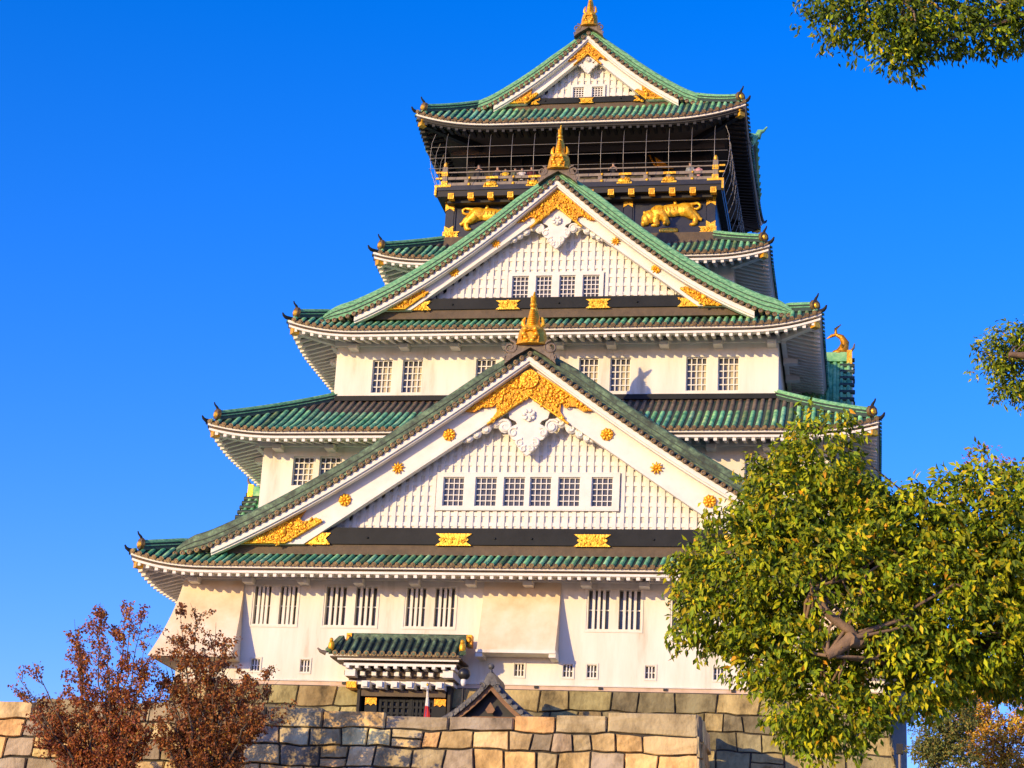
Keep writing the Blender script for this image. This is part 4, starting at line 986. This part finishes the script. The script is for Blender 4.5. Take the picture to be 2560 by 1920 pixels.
# ------------------------------------------------------------------ people on the balcony
def person(x, yy, h, jacket, label, face=0.0, hair=(.02, .014, .01), arms=0):
    f = h/1.72; z0 = 31.46
    p = empty('person', (x, yy, z0), label, 'person', 'visitors on the balcony')
    def P(a, b_, c): 
        cs, sn = math.cos(face), math.sin(face); return (x+f*(a*cs-b_*sn), yy+f*(a*sn+b_*cs), z0+f*c)
    def rg(cz, rx, ry, cy=0, n=10): return [P(rx*math.cos(2*math.pi*q/n), cy+ry*math.sin(2*math.pi*q/n), cz) for q in range(n)]
    b = MB()   # body: legs merged at the hips, torso, neck and head as one skin
    me = bpy.data.meshes.new('body'); hand = .78 if not arms else 1.12; fy_ = -.05 if not arms else -.30
    V = [(0, 0, .93), (0, 0, 1.2), (0, 0, 1.40), (0, -.01, 1.50), (0, -.02, 1.60), (0, -.01, 1.70), (.10, 0, .88), (.11, -.02, .48), (.11, .02, .08), (.11, -.12, .04), (-.10, 0, .88), (-.11, -.02, .48), (-.11, .02, .08), (-.11, -.12, .04),
         (.19, 0, 1.38), (.26, .02, 1.10), (.24, fy_, hand+.08), (.23, fy_-.03, hand-.06), (-.19, 0, 1.38), (-.26, .02, 1.10), (-.24, fy_, hand+.08), (-.23, fy_-.03, hand-.06)]
    Ed = [(0, 1), (1, 2), (2, 3), (3, 4), (4, 5), (0, 6), (6, 7), (7, 8), (8, 9), (0, 10), (10, 11), (11, 12), (12, 13), (2, 14), (14, 15), (15, 16), (16, 17), (2, 18), (18, 19), (19, 20), (20, 21)]
    rad = [.13, .14, .12, .055, .095, .075, .085, .06, .045, .035, .085, .06, .045, .035, .06, .045, .035, .03, .06, .045, .035, .03]
    base = Vector((x, yy, z0))
    me.from_pydata([Vector(P(*v))-base for v in V], Ed, [])
    o = bpy.data.objects.new('body', me); place(o, base, p)
    sm = o.modifiers.new('skin', 'SKIN'); o.modifiers.new('sub', 'SUBSURF').levels = 1; o.modifiers['sub'].render_levels = 1
    for q, sv in enumerate(me.skin_vertices[0].data): sv.radius = (rad[q]*f, rad[q]*f); sv.use_root = q == 0
    me.materials.append(M['skin'])
    c = MB(); c.loft([rg(.80, .19, .14), rg(1.0, .185, .14), rg(1.25, .20, .145), rg(1.38, .185, .12), rg(1.45, .09, .075)], 0, True)
    for s in (-1, 1): c.tube([P(s*.17, 0, 1.37), P(s*.265, .02, 1.10), P(s*.245, fy_, hand+.07)], [.085*f, .068*f, .055*f], 8, 0)
    mm = bpy.data.materials.get('cloth_'+jacket[0]) or mat('cloth_'+jacket[0], jacket[1], .8); M[mm.name] = mm
    c.build('jacket', [mm.name], p)
    t = MB()
    for s in (-1, 1): t.tube([P(s*.09, 0, .90), P(s*.11, -.02, .48), P(s*.11, .015, .10)], [.115*f, .09*f, .075*f], 8, 0)
    t.loft([rg(.80, .17, .13), rg(.95, .175, .135)], 0, True); t.build('trousers', ['blackwood'], p)
    hh = MB(); hh.ell(P(0, .02, 1.655), (.105*f, .115*f, .10*f), 0, 10, 7); hh.build('hair', ['hair'], p)
    fc = MB()
    for s in (-1, 1): fc.ell(P(s*.035, -.105, 1.62), (.011*f, .008*f, .008*f), 0, 6, 4)
    fc.ell(P(0, -.115, 1.595), (.012*f, .018*f, .02*f), 1, 6, 4); fc.build('face', ['hair', 'skin'], p)
J = dict(black=(.02, .02, .022), navy=(.03, .035, .06), yellow=(.75, .48, .02), grey=(.28, .30, .30), maroon=(.10, .02, .025), white=(.6, .58, .55), pink=(.62, .30, .32), brown=(.14, .09, .06), olive=(.12, .13, .08))
PP = [(-6.15, 10.3, 1.80, 'black', 'visitor in a black coat standing apart, leftmost at the balcony rail', 0), (-5.02, 10.35, 1.68, 'navy', 'visitor in dark navy clothes just left of the one in yellow', 0),
      (-4.52, 10.3, 1.50, 'yellow', 'visitor in a bright yellow jacket on the balcony', 0), (-3.98, 10.5, 1.62, 'olive', 'visitor in an olive coat between the yellow and the white jackets', .4), (-3.52, 10.3, 1.52, 'white', 'visitor in a white top left of the golden roof fish', 0),
      (-2.98, 10.45, 1.66, 'maroon', 'visitor in a maroon jacket behind the balcony rail, beside the white top', .3), (-2.12, 10.3, 1.64, 'brown', 'visitor in brown clothes right beside the golden roof fish', 0),
      (1.92, 10.35, 1.72, 'black', 'visitor in black standing alone right of the golden roof fish with a raised hand', 0), (6.45, 10.3, 1.58, 'grey', 'visitor in a grey jacket at the right end of the balcony', -.3),
      (6.95, 10.3, 1.42, 'pink', 'short visitor in a pink top, rightmost on the balcony', 0)]
for q, (x, yy, h, j, lab, fa) in enumerate(PP): person(x, yy, h, (j, J[j]), lab, fa, arms=(q in (2, 4, 7, 9)))

# ------------------------------------------------------------------ foliage
def leaf_mesh(name, mname, P, D, Nn, size, cols, parent, wid=.42, kind=None):
    """folded leaves at P, pointing along D with upper side Nn"""
    n = len(P); D = D/np.linalg.norm(D, axis=1, keepdims=True)
    S = np.cross(D, Nn); S /= np.linalg.norm(S, axis=1, keepdims=True)+1e-9; U = np.cross(S, D)
    L = size[:, None]
    base = P; tip = P+D*L; m1 = P+D*L*.45+S*L*wid*.5+U*L*.10; m2 = P+D*L*.45-S*L*wid*.5+U*L*.10
    V = np.stack([base, m1, tip-U*L*.08, m2], 1).reshape(-1, 3)
    c = np.array([V[:, 0].mean(), V[:, 1].mean(), V[:, 2].min()])
    F = np.arange(n)[:, None]*4+np.array([[0, 1, 2, 0, 2, 3]])
    me = bpy.data.meshes.new(name); me.vertices.add(4*n); me.vertices.foreach_set('co', (V-c).ravel())
    me.loops.add(6*n); me.loops.foreach_set('vertex_index', F.ravel().astype(np.int32))
    me.polygons.add(2*n); me.polygons.foreach_set('loop_start', np.arange(0, 6*n, 3, dtype=np.int32)); me.polygons.foreach_set('loop_total', np.full(2*n, 3, dtype=np.int32))
    at = me.color_attributes.new('tint', 'FLOAT_COLOR', 'POINT')
    cc = np.hstack([cols, np.ones((n, 1))]); at.data.foreach_set('color', np.repeat(cc, 4, 0).ravel())
    me.materials.append(M[mname]); me.update(); me.validate()
    o = bpy.data.objects.new(name, me); place(o, c, parent); return o
def pick(rs, n, pal, w, var=.22):
    pal = np.array(pal); k = rs.choice(len(pal), n, p=np.array(w)/sum(w)); c = pal[k]*rs.uniform(1-var, 1+var, (n, 1)); return np.clip(c, .003, 1)
def blob_leaves(rs, blobs, ntwig, nleaf, size, pal, w, droop=.8, shell=.55):
    vol = np.array([b[3]*b[4]*b[5] for b in blobs])**.75; idx = rs.choice(len(blobs), ntwig, p=vol/vol.sum())
    B = np.array(blobs)[idx]; d = rs.normal(size=(ntwig, 3)); d /= np.linalg.norm(d, axis=1, keepdims=True)
    ph = rs.uniform(0, 6.28, 3)
    rr = shell+(1.04-shell)*rs.uniform(0, 1, (ntwig, 1))**.6
    lump = 1+.17*np.sin(d[:, :1]*7+ph[0]+B[:, :1]*3)*np.cos(d[:, 2:3]*8+ph[1])+.06*np.sin(d[:, 1:2]*13+ph[2])
    T = B[:, :3]+d*rr*lump*B[:, 3:6]
    P = np.repeat(T, nleaf, 0)+rs.normal(size=(ntwig*nleaf, 3))*size*np.array([.5, .5, .45])
    out = np.repeat(d, nleaf, 0); n = len(P)
    D = out*.5+rs.normal(size=(n, 3))*.75+np.array([0, 0, -droop]); Nn = rs.normal(size=(n, 3))*.6+out*.45+np.array([-.55, -.75, .35])
    tw = np.repeat(rs.uniform(.55, 1.4, (ntwig, 1)), nleaf, 0)
    return P, D, Nn, size*rs.uniform(.7, 1.25, n), np.clip(pick(rs, n, pal, w)*tw, .003, 1)
GREENS = [(.36, .40, .010), (.20, .29, .010), (.52, .48, .012), (.55, .40, .012), (.80, .38, .02), (.08, .13, .010)]
def limb(mb, a, b, r0, r1, rs, wob=.12, n=5, m=0):
    a = np.array(a, float); b = np.array(b, float); L = np.linalg.norm(b-a); pts = []
    for i in range(n+1):
        f = i/n; p = a+(b-a)*f+rs.normal(size=3)*wob*L*.25*math.sin(math.pi*f); pts.append(tuple(p))
    mb.tube(pts, [r0+(r1-r0)*i/n for i in range(n+1)], 7, m); return pts
def broadleaf(name, label, cat, base, forks, blobs, ntwig, nleaf, size, pal, w, seed, droop=.8, bark='palebark', mname='leaf', group=None, r0=.2, shell=.55, kname='crown'):
    rs = np.random.RandomState(seed); t = empty(name, base, label, cat, group); b = MB()
    for path, ra, rb in forks:
        for i in range(len(path)-1):
            f0, f1 = i/(len(path)-1), (i+1)/(len(path)-1); limb(b, path[i], path[i+1], ra+(rb-ra)*f0, ra+(rb-ra)*f1, rs)
    hub = forks[0][0][-1]
    for bl in blobs:
        for q in range(2):
            e = np.array(bl[:3])+rs.normal(size=3)*np.array(bl[3:6])*.35; s_ = np.array(forks[rs.randint(len(forks))][0][-1]); limb(b, s_, e, r0*.2, r0*.05, rs, .2)
    b.build('trunk', [bark], t)
    leaf_mesh(kname, mname, *blob_leaves(rs, blobs, ntwig, nleaf, size, pal, w, droop, shell), t)
    return t
# big camphor-like tree hanging in from the right
broadleaf('evergreen_tree', 'large glossy green tree with some orange leaves, covering the lower right of the castle', 'tree', (21.5, -73, -18),
    [([(21.8, -72, -18), (21.5, -72, -15.0), (20.4, -72.4, -11.5)], .30, .18), ([(20.4, -72.4, -11.5), (18.4, -73.2, -11.9), (17.2, -74.2, -12.2), (16.62, -75.0, -12.28)], .14, .075), ([(16.75, -74.9, -12.3), (16.40, -75.0, -12.0), (16.25, -74.8, -11.7)], .06, .03), ([(16.64, -74.95, -12.27), (16.4, -75.0, -12.45)], .075, .05), ([(20.4, -72.4, -11.5), (19.2, -73, -11.3), (18.4, -73.3, -11)], .10, .04), ([(20.4, -72.4, -11.5), (20.3, -72.6, -10.5)], .12, .05)],
    [(16.32, -74, -10.02, .46, .5, .55), (16.15, -74, -10.75, .78, .8, .68), (16.75, -74, -10.9, .55, .7, .6), (17.15, -74.1, -10.95, .5, .6, .5), (15.95, -74, -10.45, .5, .6, .5), (15.55, -74.2, -11.5, .78, .8, .80), (15.2, -74.2, -11.75, .52, .6, .55), (16.35, -74.3, -11.7, 1.0, .9, .85), (15.85, -74.3, -12.25, .58, .7, .48), (17.3, -74.1, -11.4, .95, .9, .95), (18.1, -74, -11.0, .75, .9, .85), (18.75, -73.8, -11.2, .85, .9, 1.05), (17.85, -74, -11.9, .95, .9, .70), (18.5, -73.6, -12.0, .8, .8, .62), (17.1, -74.3, -12.45, .70, .7, .52), (16.2, -74.4, -12.80, .55, .55, .50), (16.55, -74.4, -12.95, .45, .5, .42), (16.25, -74.3, -13.12, .24, .3, .32), (17.55, -74, -12.45, .45, .5, .32), (19.4, -73.6, -11.2, .8, .8, .9), (20.6, -72.6, -10.9, 1.1, 1.1, 1.1)],
    6600, 12, .092, GREENS, [5, 5, 2.2, 1.1, .25, 3.5], 11, .85, r0=.1, shell=.62)
broadleaf('evergreen_tree', 'dark leafy branch hanging into the top right corner against the sky', 'tree', (22.5, -70, -18),
    [([(22.5, -70, -18), (22.3, -70, -9), (21.4, -70.5, -2.2)], .36, .2), ([(21.4, -70.5, -2.3), (19, -70.8, -2.55), (17.3, -71.2, -2.6)], .07, .02)],
    [(16.35, -71.5, -2.95, .50, .5, .62), (16.85, -71.5, -3.2, .62, .6, .58), (17.35, -71.5, -3.35, .52, .6, .50), (17.35, -71.5, -3.72, .40, .45, .36), (17.9, -71.3, -3.25, .6, .6, .48), (18.5, -71.2, -3.1, .65, .6, .50), (19.1, -71, -2.95, .7, .7, .55), (17.5, -71.4, -2.55, 1.2, .7, .45), (20.3, -70.8, -2.6, .9, .9, .7), (21.8, -70.2, -1.9, 1.5, 1.5, 1.2), (23.0, -70, -2.6, 1.2, 1.3, 1.0)],
    3000, 9, .10, GREENS, [1.2, 4, .5, .2, .05, 7], 12, .75, r0=.2, shell=.2)  # backlit darkness put into the leaf colours, darkest greens weighted up
broadleaf('evergreen_tree', 'leafy green branch tip with a bare pale limb at the middle of the right edge', 'tree', (23.5, -58, -18),
    [([(23.5, -58, -18), (23.3, -58, -8), (21.8, -58.2, -3.8)], .3, .18), ([(21.8, -58.2, -4.0), (20.3, -59.0, -3.72), (19.4, -59.2, -3.62)], .12, .05)],
    [(19.15, -58.7, -3.55, .42, .45, .50), (19.45, -58.7, -3.15, .42, .5, .38), (19.95, -58.5, -2.95, .5, .55, .45), (19.35, -58.6, -4.1, .34, .4, .34), (19.75, -58.5, -4.1, .4, .45, .32), (20.5, -58.4, -3.5, .6, .6, .75), (19.6, -58.3, -3.6, .55, .4, .5), (22.2, -58, -2.9, 1.4, 1.4, 1.3), (23.6, -58, -3.4, 1.2, 1.2, 1.0)],
    2000, 9, .105, GREENS, [2, 4, 1, .3, .1, 5], 13, .7, r0=.1, shell=.05)  # leaf mix weighted dark, its backlit look is in the colour
# autumn trees far right
AUT = [(.70, .36, .02), (.85, .52, .03), (.45, .30, .05), (.28, .25, .04), (.56, .22, .04)]
def simple_tree(lab, base, top, blobs, ntw, nl, size, pal, w, seed, shell=.3, name='autumn_tree', dr=.4, grp='small trees beyond the castle corner'):
    tx, ty, tz = top; bx, by_, bz = base
    return broadleaf(name, lab, 'tree', base, [([base, (bx*.6+tx*.4, by_, bz*.5+tz*.5), top], .22, .09)], blobs, ntw, nl, size, pal, w, seed, dr, 'bark', 'drleaf', grp, .22, shell)
simple_tree('round olive green bush-like tree right below the hanging branch', (19.6, -12, -10.5), (19.4, -12, -4.8), [(19.3, -12, -3.5, 1.0, 1.0, .85), (20.1, -12, -2.7, .9, 1.0, .85), (19.9, -12, -4.2, 1.2, 1.0, .9), (19.0, -12, -4.2, .8, 1, .6)], 900, 9, .15, [(.12, .16, .03), (.20, .20, .03), (.32, .22, .04)], [3, 3, 1], 21, name='round_tree')
simple_tree('orange and gold autumn tree filling the lower right corner', (22.4, -8, -10.5), (22.2, -8, -4), [(21.0, -8, -1.5, 1.0, 1.0, .9), (22.2, -8, -.5, 1.2, 1.0, .9), (23.6, -8, -.2, 1.2, 1, 1.1), (21.4, -8, -3.0, 1.5, 1.1, 1.1), (23.6, -8, -2.4, 1.2, 1.1, 1.2), (22.8, -8, -4.2, 1.5, 1, .8)], 3400, 9, .14, AUT, [3, 3, 2, 2, 1], 22)
simple_tree('thin reddish autumn tree whose twigs show above the big green tree', (20.9, -50, -18), (20.7, -50, -5.2), [(19.5, -50, -2.9, .55, .5, .42), (20.3, -50, -3.2, .75, .6, .5), (19.35, -50, -3.6, .35, .4, .3), (21.1, -50, -3.5, .7, .6, .8)], 95, 5, .10, [(.42, .12, .10), (.5, .22, .05), (.30, .09, .10)], [3, 2, 2], 23, grp=None)
# two red-brown trees before the stone wall
def red_tree(base, lab, tips, seed, lean, pal):
    rs = np.random.RandomState(seed); t = empty('maple_tree', base, lab, 'tree', 'red-brown trees before the wall'); b = MB(); LP = []; LD = []
    bx, by_, bz = base; fork = (bx+lean, by_, -7.4)
    limb(b, base, fork, .17, .14, rs, .05)
    for (x, z) in tips:
        y_ = by_+rs.uniform(-1.4, 1.4); k = rs.uniform(-.4, .4)
        mid = (fork[0]+(x-fork[0])*.55+k*.3, by_+(y_-by_)*.5, fork[2]+(z-fork[2])*.45)
        limb(b, fork, mid, .075, .045, rs, .12)
        T_ = np.array((x, y_, z)); Mi = np.array(mid); limb(b, mid, T_, .04, .007, rs, .10, 6)
        for q in range(19):   # upright side shoots, each a plume of leaves, bare gaps between
            f = rs.uniform(-.75, .97); s_ = Mi+(T_-Mi)*f if f > 0 else Mi+(np.array(fork)-Mi)*(-f)
            L_ = rs.uniform(.5, 1.25)*(1.15-.5*max(f, 0)); e = s_+np.array([rs.normal()*.62+np.sign(x-fork[0])*.14, rs.normal()*.5, rs.uniform(.4, 1.0)])*L_
            e[2] = min(e[2], z+.5)
            limb(b, s_, e, .018, .004, rs, .15, 3)
            if rs.rand() < .12: continue
            for _ in range(rs.randint(36, 84)):
                u = rs.uniform(.1, 1.0)**.8; LP.append(s_+(e-s_)*u+rs.normal(size=3)*np.array([.11, .11, .09])*(1.2-.5*u)); LD.append(rs.normal(size=3)+np.array([0, 0, -.6]))
    b.build('trunk', ['bark'], t); LP = np.array(LP); LD = np.array(LD); n = len(LP)
    cols = pick(rs, n, pal, [4, 4, 2.5, 1.3, 2, .35], .3)
    leaf_mesh('crown', 'drleaf', LP, LD, rs.normal(size=(n, 3))+np.array([0, -.3, .5]), .145*rs.uniform(.6, 1.25, n), cols, t, .62)
red_tree((-15.0, -15, -10.5), 'taller red-brown autumn tree with open crown at the left edge, against the sky', [(-19.3, -2.9), (-18.6, -1.9), (-17.6, -1.0), (-17.2, .1), (-16.3, .3), (-15.9, .75), (-15.0, .6), (-14.4, .7), (-13.9, .2), (-13.5, -.9), (-18.3, -3.6), (-16.8, -1.8), (-15.4, -.8), (-14.5, -1.8), (-17.3, -3.2), (-13.3, -2.3), (-15.8, -2.6), (-18.9, -4.2), (-18.2, -5.0), (-17.0, -4.4), (-13.6, -3.6), (-13.2, -4.6), (-15.2, -4.0), (-19.4, -2.3)], 31, .2, [(.36, .10, .03), (.45, .145, .03), (.24, .06, .03), (.52, .23, .035), (.34, .15, .045), (.50, .34, .05)])
red_tree((-10.7, -15, -10.5), 'darker red-brown autumn tree standing before the corner of the white castle wall', [(-13.3, -.9), (-12.8, -.1), (-12.2, .5), (-11.8, .75), (-11.2, .3), (-10.7, -.4), (-10.2, -.9), (-9.6, -1.9), (-9.0, -2.2), (-8.5, -2.5), (-13.0, -1.8), (-12.0, -1.0), (-11.2, -1.4), (-10.3, -2.2), (-12.6, -2.8), (-9.4, -3.2), (-11.5, -2.8), (-8.8, -3.6), (-12.8, -4.2), (-9.0, -4.6), (-11.0, -4.0), (-8.2, -2.2), (-10.0, -3.3)], 32, -.1, [(.29, .09, .025), (.38, .13, .025), (.19, .055, .02), (.45, .20, .03), (.29, .14, .04), (.44, .32, .05)])
